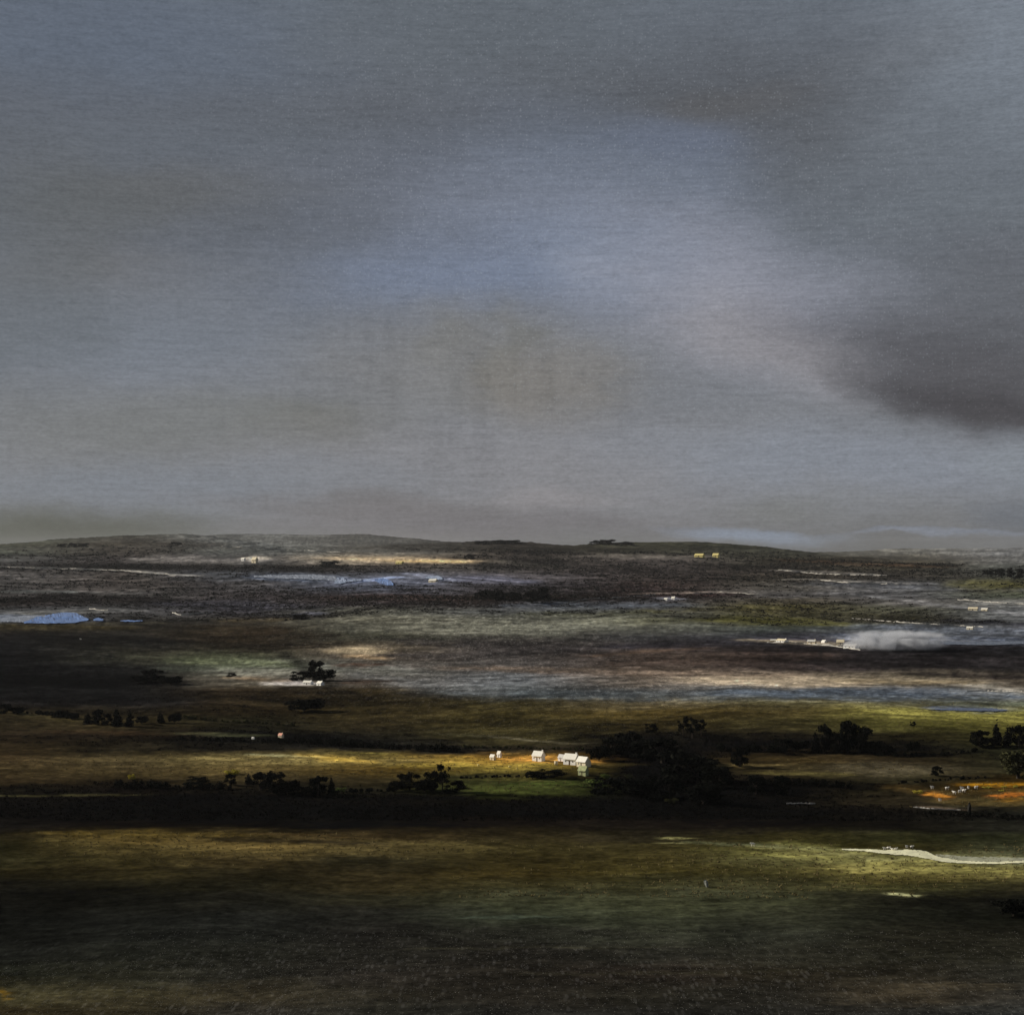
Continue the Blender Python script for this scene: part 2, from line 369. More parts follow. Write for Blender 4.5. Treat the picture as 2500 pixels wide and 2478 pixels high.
# tracts of growth, bare ground, painted cloud shade and sun patches: (x0, y0, x1, y1, half thickness, colour, cover)
TRACTS = [
 (1850,2068,2120,2080,6,(150,144,92),.6),(40,1498,230,1494,3,(112,112,108),.6),(220,1522,400,1521,2,(84,80,66),.6),(1230,1916,1400,1914,8,(50,54,30),.5),
 (660,1668,760,1669,3.5,(210,204,200),.85),(1840,1562,2100,1574,4,(196,180,150),.55),
 (900,1360,1500,1372,9,(40,36,34),.45),(1350,1395,1900,1400,12,(46,41,40),.5),(1000,1432,1500,1436,8,(48,42,42),.5),(600,1455,1000,1440,8,(50,46,48),.5),
 (950,1562,1420,1578,9,(42,40,38),.7),(1350,1586,1640,1572,8,(38,37,41),.75),(820,1546,1100,1556,6,(60,60,50),.6),(560,1580,820,1572,12,(32,27,20),.7),
 (900,1625,1300,1630,6,(58,52,50),.5),(1300,1640,1600,1650,5,(60,50,46),.5),(1200,1765,1500,1770,14,(34,30,18),.6),(700,1710,1100,1725,12,(36,31,19),.5),
 (940,1600,1250,1600,8,(66,62,62),.6),(500,1530,700,1540,8,(44,38,28),.5),(2000,1590,2500,1596,14,(30,28,30),.6),
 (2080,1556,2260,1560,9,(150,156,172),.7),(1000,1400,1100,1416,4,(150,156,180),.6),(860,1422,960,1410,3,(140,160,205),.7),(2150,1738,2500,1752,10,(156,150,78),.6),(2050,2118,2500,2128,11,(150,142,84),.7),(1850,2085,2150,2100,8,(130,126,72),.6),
 (0,1640,420,1665,26,(17,17,18),.7),(0,1585,260,1600,18,(24,24,25),.6),
 (0,1330,330,1328,5,(62,60,50),.5),(220,1326,520,1330,7,(50,46,42),.6),(40,1340,560,1338,6,(58,55,52),.5),(2060,1550,2500,1562,5,(92,100,118),.7),(2080,1572,2500,1572,4,(56,60,76),.8),
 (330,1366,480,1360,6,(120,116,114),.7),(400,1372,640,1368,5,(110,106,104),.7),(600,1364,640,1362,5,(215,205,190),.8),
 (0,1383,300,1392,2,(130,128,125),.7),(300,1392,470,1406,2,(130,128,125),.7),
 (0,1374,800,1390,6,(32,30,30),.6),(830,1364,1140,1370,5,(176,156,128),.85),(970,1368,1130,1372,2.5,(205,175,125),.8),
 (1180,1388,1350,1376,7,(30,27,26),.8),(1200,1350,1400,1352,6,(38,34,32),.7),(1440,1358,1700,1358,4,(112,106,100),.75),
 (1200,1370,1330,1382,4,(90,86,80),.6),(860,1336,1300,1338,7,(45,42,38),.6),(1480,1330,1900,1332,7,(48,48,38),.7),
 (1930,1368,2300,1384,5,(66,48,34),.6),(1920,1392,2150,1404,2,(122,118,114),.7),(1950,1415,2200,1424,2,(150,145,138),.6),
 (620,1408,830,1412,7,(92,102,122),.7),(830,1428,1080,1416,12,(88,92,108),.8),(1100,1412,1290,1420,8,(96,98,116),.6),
 (830,1456,1500,1462,9,(42,32,30),.6),(1180,1448,1440,1478,9,(26,22,21),.8),(1600,1452,1800,1455,6,(52,32,32),.7),
 (1500,1440,1680,1446,6,(60,48,48),.6),(1560,1448,1780,1446,2,(140,128,120),.6),
 (0,1466,200,1452,7,(30,26,26),.8),(180,1455,500,1472,7,(34,31,31),.8),(400,1474,760,1484,9,(44,44,52),.7),
 (0,1444,200,1446,3,(92,96,96),.6),(60,1494,330,1490,4,(108,108,108),.5),(730,1500,780,1497,3,(120,122,140),.6),
 (680,1505,800,1506,5,(26,24,28),.8),(800,1502,1000,1476,4,(34,30,30),.6),
 (1250,1478,1650,1478,9,(84,90,100),.65),(1610,1460,1660,1462,4,(150,152,165),.6),(1600,1492,1950,1480,9,(78,74,44),.6),(1750,1512,2050,1522,8,(92,90,44),.7),
 (1300,1500,1600,1496,7,(90,90,62),.5),(850,1530,1500,1522,18,(118,118,106),.5),(1080,1516,1120,1518,1.5,(48,34,30),.8),
 (750,1545,1080,1562,12,(74,74,62),.5),(1000,1568,1500,1590,16,(56,52,52),.7),(1500,1580,1800,1570,10,(46,44,50),.8),(1450,1600,1700,1582,4,(94,78,66),.6),
 (2020,1425,2500,1440,8,(88,90,96),.7),(2330,1428,2500,1432,12,(82,80,46),.85),(2060,1448,2500,1500,3,(134,134,138),.5),(2060,1500,2380,1518,5,(50,48,34),.7),
 (2150,1530,2500,1545,9,(98,104,116),.7),(2320,1515,2500,1525,5,(46,46,56),.7),(1860,1560,2060,1566,4,(56,56,76),.7),
 (1950,1585,2500,1580,9,(34,31,34),.85),(1900,1605,2500,1615,20,(38,35,37),.7),(1500,1620,2000,1600,14,(70,58,52),.55),(2200,1640,2500,1655,7,(36,32,32),.7),
 (1150,1630,1900,1650,9,(122,106,92),.5),(1700,1660,2080,1668,9,(176,160,138),.8),(2050,1662,2350,1668,6,(126,112,88),.6),
 (2350,1672,2500,1688,3,(158,152,142),.8),(1800,1692,2500,1700,12,(84,94,108),.7),(2280,1728,2440,1733,6,(82,96,128),.8),(2420,1735,2480,1728,5,(146,144,112),.7),
 (1150,1690,1750,1708,9,(80,88,94),.6),(880,1650,1200,1690,11,(102,104,106),.5),
 (820,1590,930,1590,8,(186,168,138),.9),(860,1602,930,1608,4,(176,150,116),.8),(830,1625,930,1622,5,(62,44,34),.7),(850,1665,940,1663,5,(52,36,26),.7),
 (440,1612,700,1622,9,(98,104,80),.7),(520,1640,760,1648,9,(112,112,104),.7),(680,1664,740,1666,4,(182,176,176),.9),(560,1655,700,1662,4,(124,106,84),.6),
 (0,1525,300,1532,6,(70,62,38),.6),(60,1560,420,1575,20,(34,34,34),.6),(700,1600,800,1670,16,(24,24,20),.7),(700,1680,900,1700,9,(30,26,18),.7),
 (550,1515,700,1512,6,(84,74,54),.6),(600,1545,800,1550,10,(44,34,24),.6),
 (0,1700,440,1712,18,(26,26,27),.8),(0,1738,200,1760,6,(66,60,36),.6),(150,1785,480,1792,5,(72,56,38),.6),(420,1790,640,1796,3,(96,98,72),.7),
 (440,1815,760,1805,12,(12,13,12),.85),(740,1805,1150,1830,17,(22,22,22),.85),(1090,1790,1190,1800,2.5,(86,84,62),.6),(1180,1797,1400,1815,2.5,(118,112,92),.7),
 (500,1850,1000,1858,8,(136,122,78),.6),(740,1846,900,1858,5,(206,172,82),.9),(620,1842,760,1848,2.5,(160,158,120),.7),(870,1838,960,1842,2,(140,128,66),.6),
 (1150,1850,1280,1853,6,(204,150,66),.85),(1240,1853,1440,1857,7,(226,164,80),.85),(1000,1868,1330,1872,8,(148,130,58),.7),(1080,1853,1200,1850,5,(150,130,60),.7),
 (880,1868,1100,1880,5,(88,66,24),.6),(160,1860,420,1880,10,(86,74,50),.5),(0,1880,240,1900,14,(72,62,40),.5),
 (1120,1896,1320,1888,5,(22,22,20),.8),(1300,1885,1420,1890,7,(14,14,13),.85),(1240,1915,1400,1912,6,(72,84,38),.7),(1100,1900,1250,1912,7,(44,48,28),.5),
 (1460,1868,1560,1866,2,(84,76,44),.7),(1710,1868,1900,1868,3,(124,108,70),.85),(1900,1855,2080,1862,4,(88,74,44),.6),(1860,1888,2060,1890,5,(104,96,56),.75),
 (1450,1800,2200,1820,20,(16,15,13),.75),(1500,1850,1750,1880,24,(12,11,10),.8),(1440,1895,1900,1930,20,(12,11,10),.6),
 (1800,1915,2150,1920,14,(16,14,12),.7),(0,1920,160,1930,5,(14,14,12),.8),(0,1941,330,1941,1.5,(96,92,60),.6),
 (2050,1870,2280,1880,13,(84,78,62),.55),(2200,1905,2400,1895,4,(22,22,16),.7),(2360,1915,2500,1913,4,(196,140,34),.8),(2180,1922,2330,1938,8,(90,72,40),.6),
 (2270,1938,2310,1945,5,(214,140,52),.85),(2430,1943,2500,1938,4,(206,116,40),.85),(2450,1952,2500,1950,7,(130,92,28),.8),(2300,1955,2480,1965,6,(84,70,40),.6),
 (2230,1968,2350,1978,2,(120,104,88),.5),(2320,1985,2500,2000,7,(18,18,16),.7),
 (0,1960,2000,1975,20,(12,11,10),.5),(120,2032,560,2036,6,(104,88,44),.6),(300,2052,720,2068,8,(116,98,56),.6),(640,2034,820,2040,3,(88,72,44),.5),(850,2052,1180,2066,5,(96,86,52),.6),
 (540,2048,900,2058,5,(30,27,24),.7),(1620,2045,1680,2046,2,(160,156,104),.8),(1600,2057,1670,2058,1.5,(150,146,100),.8),(1700,2056,2060,2075,4,(108,112,84),.7),
 (1900,2060,2150,2090,9,(112,110,64),.6),(2150,2110,2500,2125,12,(132,126,72),.75),(2020,2085,2200,2100,5,(150,146,100),.5),
 (2120,2150,2500,2140,8,(88,78,42),.5),(2180,2182,2235,2185,3,(190,186,140),.8),(1260,2215,1900,2200,24,(62,64,46),.5),
 (2250,2200,2500,2230,26,(18,18,15),.7),(0,2160,420,2200,24,(18,18,16),.6),(1150,2240,1350,2236,3,(78,86,76),.6),(1300,2262,1650,2290,6,(32,30,28),.5),
 (1350,2378,2000,2368,3,(58,54,42),.5),(1000,2315,1600,2312,2.5,(50,47,36),.5),(0,2418,330,2424,10,(72,66,48),.4),(0,2422,16,2428,8,(140,104,24),.7),
 (2220,2410,2450,2405,8,(80,70,56),.6),
]
FLECKS = [(1100,1560,560,190,1.0),(1700,1450,500,90,.7),(300,1430,420,70,.5),(650,1480,300,80,.8),(1500,1680,500,60,.8),(1250,1760,700,60,.45),
          (900,2360,900,90,.45),(1700,2400,900,90,.5),(500,2450,700,60,.5),(1250,1400,900,90,.5)]
LIT = 0.16 + sd.energy * math.sin(R(SUN_EL)) / math.pi      # light reaching level ground, relative

def land_cover_and_light(px, py):  # ground colour including the painted cloud shade and sun patches
    wx = 26 * fbm(px / 90.0, py / 8.0, 41, 4, .6)
    wy = 5.0 * fbm(px / 120.0, py / 9.0, 77, 4, .6) + 2.5 * fbm(px / 28.0, py / 4.0, 78, 3, .6)
    sc = np.interp(py, [1340, 1600, 2478], [0.8, 1.3, 3.0])
    x = px + wx * 1.6; y = py + wy * sc + 9 * fbm(px / 330.0, py / 70.0, 90, 2) * np.clip((py - 1340) / 120.0, 0, 1)
    rows = sorted(ROWS); tab = np.array([[lin(c) for c in ROWS[r]] for r in rows])
    fr = np.interp(y, rows, np.arange(len(rows))); i0 = np.clip(np.floor(fr).astype(int), 0, len(rows) - 2); fr = (fr - i0)
    fr = fr * fr * (3 - 2 * fr)
    fc = np.interp(x, COLX, np.arange(len(COLX))); j0 = np.clip(np.floor(fc).astype(int), 0, len(COLX) - 2); fc = (fc - j0)
    fc = fc * fc * (3 - 2 * fc)
    fr = fr[..., None]; fc = fc[..., None]
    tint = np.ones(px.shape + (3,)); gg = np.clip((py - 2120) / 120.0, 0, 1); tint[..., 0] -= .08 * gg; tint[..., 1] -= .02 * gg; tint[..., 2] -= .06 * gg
    c = (tab[i0, j0] * (1 - fr) * (1 - fc) + tab[i0 + 1, j0] * fr * (1 - fc) + tab[i0, j0 + 1] * (1 - fr) * fc + tab[i0 + 1, j0 + 1] * fr * fc)
    for (x0, y0, x1, y1, w, tcol, a) in TRACTS:
        L_ = max(abs(x1 - x0), 1.0)
        if y0 < 1700: a = min(.97, a * 1.35)
        pad = 30 + L_ * .15
        msk = (px > x0 - pad - 60) & (px < x1 + pad + 60) & (py > min(y0, y1) - w * 2.5 - 16) & (py < max(y0, y1) + w * 2.5 + 16)
        if not msk.any(): continue
        # thin tracts stay crisper, so they are warped less
        k = min(1.0, w / 7.0)
        X = px[msk] + wx[msk] * .5; Y = py[msk] + wy[msk] * sc[msk] * (.25 + .55 * k)
        t = np.clip((X - x0) / (x1 - x0), 0, 1)
        dx = np.maximum(np.maximum(x0 - X, X - x1), 0) / (12 + L_ * .10)
        taper = .45 + .55 * np.sin(np.pi * np.clip(t, .02, .98)) ** .6
        dy = (Y - (y0 + (y1 - y0) * t)) / (w * taper * 1.25)
        q = np.exp(-np.minimum((np.abs(dy) ** 2.2 + dx ** 2), 30)) * a
        br = 0.75 + 0.5 * fbm(px[msk] / 22.0, py[msk] / 3.0, 55, 3)
        q = np.clip(q * br, 0, 1)[..., None]
        c[msk] = c[msk] * (1 - q) + lin(tcol) * q
    # broken streaks of lighter and darker growth
    pf = py + 34 * fbm(px / 520.0, py / 150.0, 91, 2)
    amp = np.interp(py, [1300, 1400, 1700, 1900, 2478], [1.0, 1.5, 1.4, 1.0, .8])
    s = fbm(px / 110.0, pf / 4.5, 5, 4, .62) * .55 + fbm(px / 20.0, pf / 2.6, 6, 3, .6) * .50 + fbm(px / 300.0, pf / 14.0, 8, 2) * .35
    s = s * amp
    c = c * np.exp(s)[..., None]
    lum = np.maximum(c.mean(-1, keepdims=True), .001)
    return c * np.where(lum < .055, (lum / .055) ** np.interp(py, [2100, 2250], [.22, .08])[..., None], 1.0) * np.interp(py, [1380, 1480, 1700, 1760, 1900, 2100], [.95, .80, .74, .80, .88, 1.0])[..., None] * np.where(lum > .12, 1.18, 1.0) * tint  # deepens the shade held in the colour, lifts its sunlit patches

def build_terrain(name, ys, ulist, mat, kind_label):
    nu, ny = len(ulist), len(ys)
    U, Y = np.meshgrid(ulist, ys)
    X = U * np.maximum(Y, 60.0)
    Z = height(X, Y)
    co = np.stack([X, Y, Z], -1).reshape(-1, 3)
    me = bpy.data.meshes.new(name)
    nf = (nu - 1) * (ny - 1)
    i = np.arange(ny - 1)[:, None] * nu + np.arange(nu - 1)[None, :]
    quads = np.stack([i, i + 1, i + 1 + nu, i + nu], -1).reshape(-1).astype(np.int32)
    me.vertices.add(len(co)); me.vertices.foreach_set('co', co.reshape(-1))
    me.loops.add(nf * 4); me.loops.foreach_set('vertex_index', quads)
    me.polygons.add(nf); me.polygons.foreach_set('loop_start', np.arange(nf, dtype=np.int32) * 4)
    me.polygons.foreach_set('use_smooth', np.ones(nf, dtype=bool))
    me.update(calc_edges=True)
    Yc = np.maximum(Y, 250.0)
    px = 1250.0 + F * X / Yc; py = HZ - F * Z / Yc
    c = land_cover_and_light(px.reshape(-1), np.minimum(py.reshape(-1), 2600)) / LIT * 1.0
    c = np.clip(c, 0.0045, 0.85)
    ca = me.color_attributes.new('cover_and_light', 'FLOAT_COLOR', 'POINT')  # vertex colour of the land with cloud shade and sunlight baked in
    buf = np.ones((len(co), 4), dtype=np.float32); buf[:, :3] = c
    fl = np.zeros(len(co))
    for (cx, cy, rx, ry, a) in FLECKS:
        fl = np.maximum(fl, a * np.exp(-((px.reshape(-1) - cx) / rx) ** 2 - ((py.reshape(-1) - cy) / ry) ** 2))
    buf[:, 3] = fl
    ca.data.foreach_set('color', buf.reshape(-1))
    me.materials.append(mat)
    o = link(bpy.data.objects.new(name, me))
    tag(o, kind_label, None, None, 'structure')
    return o

def ground_material(name, fs=1.0):
    m = bpy.data.materials.new(name); m.use_nodes = True
    t = m.node_tree; b = t.nodes['Principled BSDF']
    at_ = t.nodes.new('ShaderNodeAttribute'); at_.attribute_name = 'cover_and_light'
    g = t.nodes.new('ShaderNodeNewGeometry')
    na = noise(t, g.outputs['Position'], 0.045, 9.0, 0.78)
    nb = noise(t, g.outputs['Position'], 0.35, 6.0, 0.7)
    f = math_n(t, 'MULTIPLY', maprange(t, na.outputs[0], .3, .7, .45, 1.60, False), maprange(t, nb.outputs[0], .3, .7, .60, 1.42, False))
    fc = t.nodes.new('ShaderNodeCombineXYZ')
    for i in range(3): L(t, f, fc.inputs[i])
    c = mixc(t, 1.0, at_.outputs['Color'], fc.outputs[0], 'MULTIPLY')
    # pale flecks: stones, bleached stalks and cotton grass
    mp = t.nodes.new('ShaderNodeMapping'); L(t, g.outputs['Position'], mp.inputs[0]); mp.inputs['Scale'].default_value = (1, .22, .6)
    v = t.nodes.new('ShaderNodeTexVoronoi'); L(t, mp.outputs[0], v.inputs['Vector']); v.inputs['Scale'].default_value = 0.6 * fs
    v2 = t.nodes.new('ShaderNodeTexVoronoi'); L(t, mp.outputs[0], v2.inputs['Vector']); v2.inputs['Scale'].default_value = 1.4 * fs
    s1 = t.nodes.new('ShaderNodeSeparateColor'); L(t, v.outputs['Color'], s1.inputs[0])
    s2 = t.nodes.new('ShaderNodeSeparateColor'); L(t, v2.outputs['Color'], s2.inputs[0])
    d1 = math_n(t, 'MULTIPLY', maprange(t, v.outputs['Distance'], .2, .42, 1, 0), maprange(t, s1.outputs[0], .45, .6, 0, 1))
    d2 = math_n(t, 'MULTIPLY', maprange(t, v2.outputs['Distance'], .15, .35, 1, 0), maprange(t, s2.outputs[0], .55, .8, 0, 1))
    # coarser tussocks on the wet ground farther up the valley
    v3 = t.nodes.new('ShaderNodeTexVoronoi'); L(t, mp.outputs[0], v3.inputs['Vector']); v3.inputs['Scale'].default_value = 0.26 * (1.0 if fs == 1.0 else .5)
    s3 = t.nodes.new('ShaderNodeSeparateColor'); L(t, v3.outputs['Color'], s3.inputs[0])
    ps = t.nodes.new('ShaderNodeSeparateXYZ'); L(t, g.outputs['Position'], ps.inputs[0])
    d3 = math_n(t, 'MULTIPLY', maprange(t, v3.outputs['Distance'], .18, .40, 1, 0), maprange(t, s3.outputs[0], .45, .7, 0, 1))
    d3 = math_n(t, 'MULTIPLY', d3, maprange(t, ps.outputs[1], 1000, 1350, 0, 1))
    d = math_n(t, 'MULTIPLY', math_n(t, 'MAXIMUM', math_n(t, 'MAXIMUM', d1, d2), d3), at_.outputs['Alpha'])
    pale = mixc(t, 1.0, mixc(t, 1.0, at_.outputs['Color'], (1.9, 1.9, 1.9, 1), 'MULTIPLY'), (.055, .055, .057, 1), 'ADD')
    c = mixc(t, math_n(t, 'MULTIPLY', d, .8), c, pale)
    L(t, c, b.inputs['Base Color'])
    b.inputs['Roughness'].default_value = 0.95
    b.inputs['Specular IOR Level'].default_value = 0.0
    bn = t.nodes.new('ShaderNodeBump'); bn.inputs['Strength'].default_value = 0.45; bn.inputs['Distance'].default_value = 0.8
    L(t, nb.outputs[0], bn.inputs['Height']); L(t, bn.outputs[0], b.inputs['Normal'])
    return m

M_GROUND = ground_material('moorland')
M_HILL = ground_material('hill_moorland', .2)
uf = np.linspace(-0.36, 0.36, 1050)
us = np.concatenate([-np.geomspace(4.0, 0.375, 22), uf, np.geomspace(0.375, 4.0, 22)])
def ring(y0, y1, n, frm=None):
    """distances whose screen rows are evenly spaced on the valley floor"""
    s = np.linspace(1 / y0, 1 / y1, n); return 1 / s
y_near = np.concatenate([np.linspace(-600, 360, 14)[:-1], ring(360, 2300, 560)])
y_far = np.concatenate([np.geomspace(2300, 9500, 420), np.geomspace(9600, 14500, 60), np.geomspace(15000, 45000, 10)])
build_terrain('ground', y_near, us, M_GROUND, 'valley floor of moor and grass, cloud shade and sunlight in its colours')
build_terrain('hills', y_far, us, M_HILL, 'low rolling moorland hills under the storm sky')

# ------------------------------------------------------------------ haze: pale air over the valley and the hills
def haze_box():
    x0, x1, y0, y1, z0, z1 = -26000, 26000, -1500, 46000, -190, 290
    v = [(x, y, z) for z in (z0, z1) for y in (y0, y1) for x in (x0, x1)]
    f = [(0, 2, 3, 1), (4, 5, 7, 6), (0, 1, 5, 4), (2, 6, 7, 3), (0, 4, 6, 2), (1, 3, 7, 5)]
    m = bpy.data.materials.new('haze_air'); m.use_nodes = True
    t = m.node_tree; t.nodes.clear()
    pv = t.nodes.new('ShaderNodeVolumePrincipled')
    pv.inputs['Color'].default_value = (0.46, 0.47, 0.49, 1)
    pv.inputs['Density'].default_value = HAZE
    pv.inputs['Anisotropy'].default_value = 0.2
    out = t.nodes.new('ShaderNodeOutputMaterial'); L(t, pv.outputs[0], out.inputs['Volume'])
    o = mesh_obj('haze', v, f, m)
    tag(o, 'grey damp air veiling the far hills', None, None, 'stuff')
HAZE = 1.4e-5
haze_box()

# ------------------------------------------------------------------ draped sheets: water and path
def drape(name, top, bot, mat, label, n=60, m=5, lift=.35, jag=1.0, seed=0, kind='structure'):
    top = np.array(top, float); bot = np.array(bot, float)
    xa, xb = max(top[0, 0], bot[0, 0]), min(top[-1, 0], bot[-1, 0])
    xs = np.linspace(xa, xb, n)
    yt = np.interp(xs, top[:, 0], top[:, 1]) + jag * fbm(xs / 9.0, xs * 0 + seed, 21 + seed, 3)
    yb = np.interp(xs, bot[:, 0], bot[:, 1]) + jag * fbm(xs / 9.0, xs * 0 + seed + 5, 31 + seed, 3)
    yb = np.maximum(yb, yt + .3)
    P = np.array([(x, a + (b - a) * k / m) for x, a, b in zip(xs, yt, yb) for k in range(m + 1)])
    W = at_many(P); W[:, 2] += lift
    F_ = [(i * (m + 1) + k, i * (m + 1) + k + 1, (i + 1) * (m + 1) + k + 1, (i + 1) * (m + 1) + k) for i in range(n - 1) for k in range(m)]
    dep = W[:, 1].reshape(n, m + 1)
    F_ = [f for f in F_ if max(W[list(f), 1]) - min(W[list(f), 1]) < 420]
    o = mesh_obj(name, W, F_, mat)
    return tag(o, label, None, None, kind)
def water_mat(name, c, rough=.25):
    m = simple_mat(name, c, rough, .25, .05, .5, .1); return m
WB = water_mat('blue_water', (.15, .27, .60))
WP = water_mat('pale_water', (.42, .50, .68))
WG = water_mat('grey_water', (.30, .33, .40))
drape('water', [(58,1521),(90,1508),(150,1497),(182,1497),(216,1513)], [(58,1524),(120,1524),(180,1523),(216,1516)], WB, 'blue pool at the left edge below the dark hills', lift=1.2)
drape('water', [(0,1512),(60,1504),(110,1503)], [(0,1520),(60,1521),(110,1524)], WG, 'grey shallow water beside the blue pool', lift=.8)
drape('water', [(228,1514),(240,1510),(252,1514)], [(228,1518),(252,1518)], WB, 'small blue puddle right of the blue pool', n=20, lift=1.5)
drape('water', [(294,1517),(310,1516),(330,1517),(348,1517)], [(294,1519),(325,1521),(348,1519)], WB, 'thin blue puddle farther right of the blue pool', n=20, lift=1.5)
drape('water', [(816,1422),(822,1412),(838,1411),(846,1420)], [(816,1425),(830,1428),(846,1424)], WP, 'small round pale blue pond below the tan bank', n=20, lift=1.6)
drape('water', [(842,1421),(862,1415),(882,1416)], [(842,1424),(862,1421),(882,1420)], WP, 'narrow blue pond between the round pond and the bright one', n=20, lift=1.6)
drape('water', [(915,1416),(935,1412),(955,1420),(960,1427)], [(915,1420),(940,1430),(960,1431)], WB, 'bright blue pond in the middle hills', n=24, lift=1.6)
drape('water', [(620,1407),(760,1403),(820,1409)], [(620,1411),(760,1416),(820,1419)], WG, 'long slate grey water under the far hills', lift=1.2)
drape('water', [(1040,1410),(1068,1406),(1080,1412)], [(1040,1415),(1080,1417)], WP, 'pale water at the right end of the hill ponds', n=20, lift=1.6)
drape('water', [(2190,1567),(2250,1565),(2400,1568),(2500,1566)], [(2190,1569),(2250,1573),(2400,1576),(2500,1573)], water_mat('lake_water', (.13, .15, .20)), 'slate blue lake at the right behind the dark bank', lift=.5)
drape('water', [(2260,1733),(2340,1730),(2420,1731),(2460,1735)], [(2260,1734),(2350,1737),(2430,1738),(2460,1736)], water_mat('stream_water', (.08, .11, .20)), 'blue stream behind the olive green field', lift=.6)
PATH = simple_mat('pale_track', (.88, .85, .58), .9, .14, .25, .1, .3)
drape('path', [(2055,2073),(2110,2074),(2160,2077),(2215,2075),(2262,2079),(2290,2093),(2350,2103),(2430,2106),(2500,2102)],
      [(2055,2076),(2110,2079),(2160,2086),(2215,2089),(2262,2097),(2300,2105),(2350,2109),(2430,2110),(2500,2108)], PATH,
      'bright cream track curving in from the right edge', n=150, m=6, lift=.25, jag=.9)
PATH2 = simple_mat('dull_track', (.36, .36, .26), .9, .14, .25, .1, .3)
drape('path', [(2285,2086),(2360,2092),(2500,2095)], [(2285,2091),(2350,2102),(2430,2105),(2500,2101)], PATH2,
      'dull sage verge above the cream track', n=90, m=5, lift=.15, jag=1.6)

# ------------------------------------------------------------------ foliage
def leaf_mat(name, c):
    return simple_mat(name, c, .85, .55, .6, .02)
LEAF = {
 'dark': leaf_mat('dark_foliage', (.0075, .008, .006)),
 'green': leaf_mat('green_foliage', (.10, .13, .035)),
 'olive': leaf_mat('olive_foliage', (.045, .045, .02)),
 'gorse': leaf_mat('gorse_blossom', (.42, .36, .06)),
 'far': leaf_mat('far_foliage', (.013, .0125, .011)),
}
BARK = simple_mat('bark', (.04, .032, .025), .95, .4, 2.0, .1, .4)
def leaf_cloud(centres, radii, n, size, rng, flat=.8):
    """n crossed leaf sprays spread through a set of clumps; returns verts, faces"""
    centres = np.array(centres, float); radii = np.array(radii, float)
    w = radii ** 2; w /= w.sum()
    k = rng.choice(len(centres), n, p=w)
    d = rng.normal(size=(n, 3)); d /= np.linalg.norm(d, axis=1)[:, None]
    r = rng.random(n) ** .45
    p = centres[k] + d * (radii[k] * r)[:, None] * np.array([1, 1, flat])
    a = rng.normal(size=(n, 3)); a /= np.linalg.norm(a, axis=1)[:, None]
    b = np.cross(a, rng.normal(size=(n, 3))); b /= np.linalg.norm(b, axis=1)[:, None]
    s = size * (.5 + rng.random(n))[:, None]
    V = np.stack([p - a * s, p + b * s * .55, p + a * s * 1.1, p - b * s * .5], 1).reshape(-1, 3)
    Fc = np.arange(n * 4).reshape(n, 4)
    return V, Fc
def tube(path, rad, seg=6):
    V = []; Fc = []
    for i, (p, r) in enumerate(zip(path, rad)):
        for k in range(seg):
            t = 2 * math.pi * k / seg
            V.append((p[0] + r * math.cos(t), p[1] + r * math.sin(t), p[2]))
    for i in range(len(path) - 1):
        for k in range(seg):
            a = i * seg + k; b = i * seg + (k + 1) % seg
            Fc.append((a, b, b + seg, a + seg))
    Fc.append(tuple(range(seg))[::-1]); Fc.append(tuple(range(len(path) * seg - seg, len(path) * seg)))
    return V, Fc
def join(parts):
    V = []; Fc = []
    for v, f in parts:
        o = len(V); V += [tuple(x) for x in v]; Fc += [tuple(int(i) + o for i in q) for q in f]
    return V, Fc
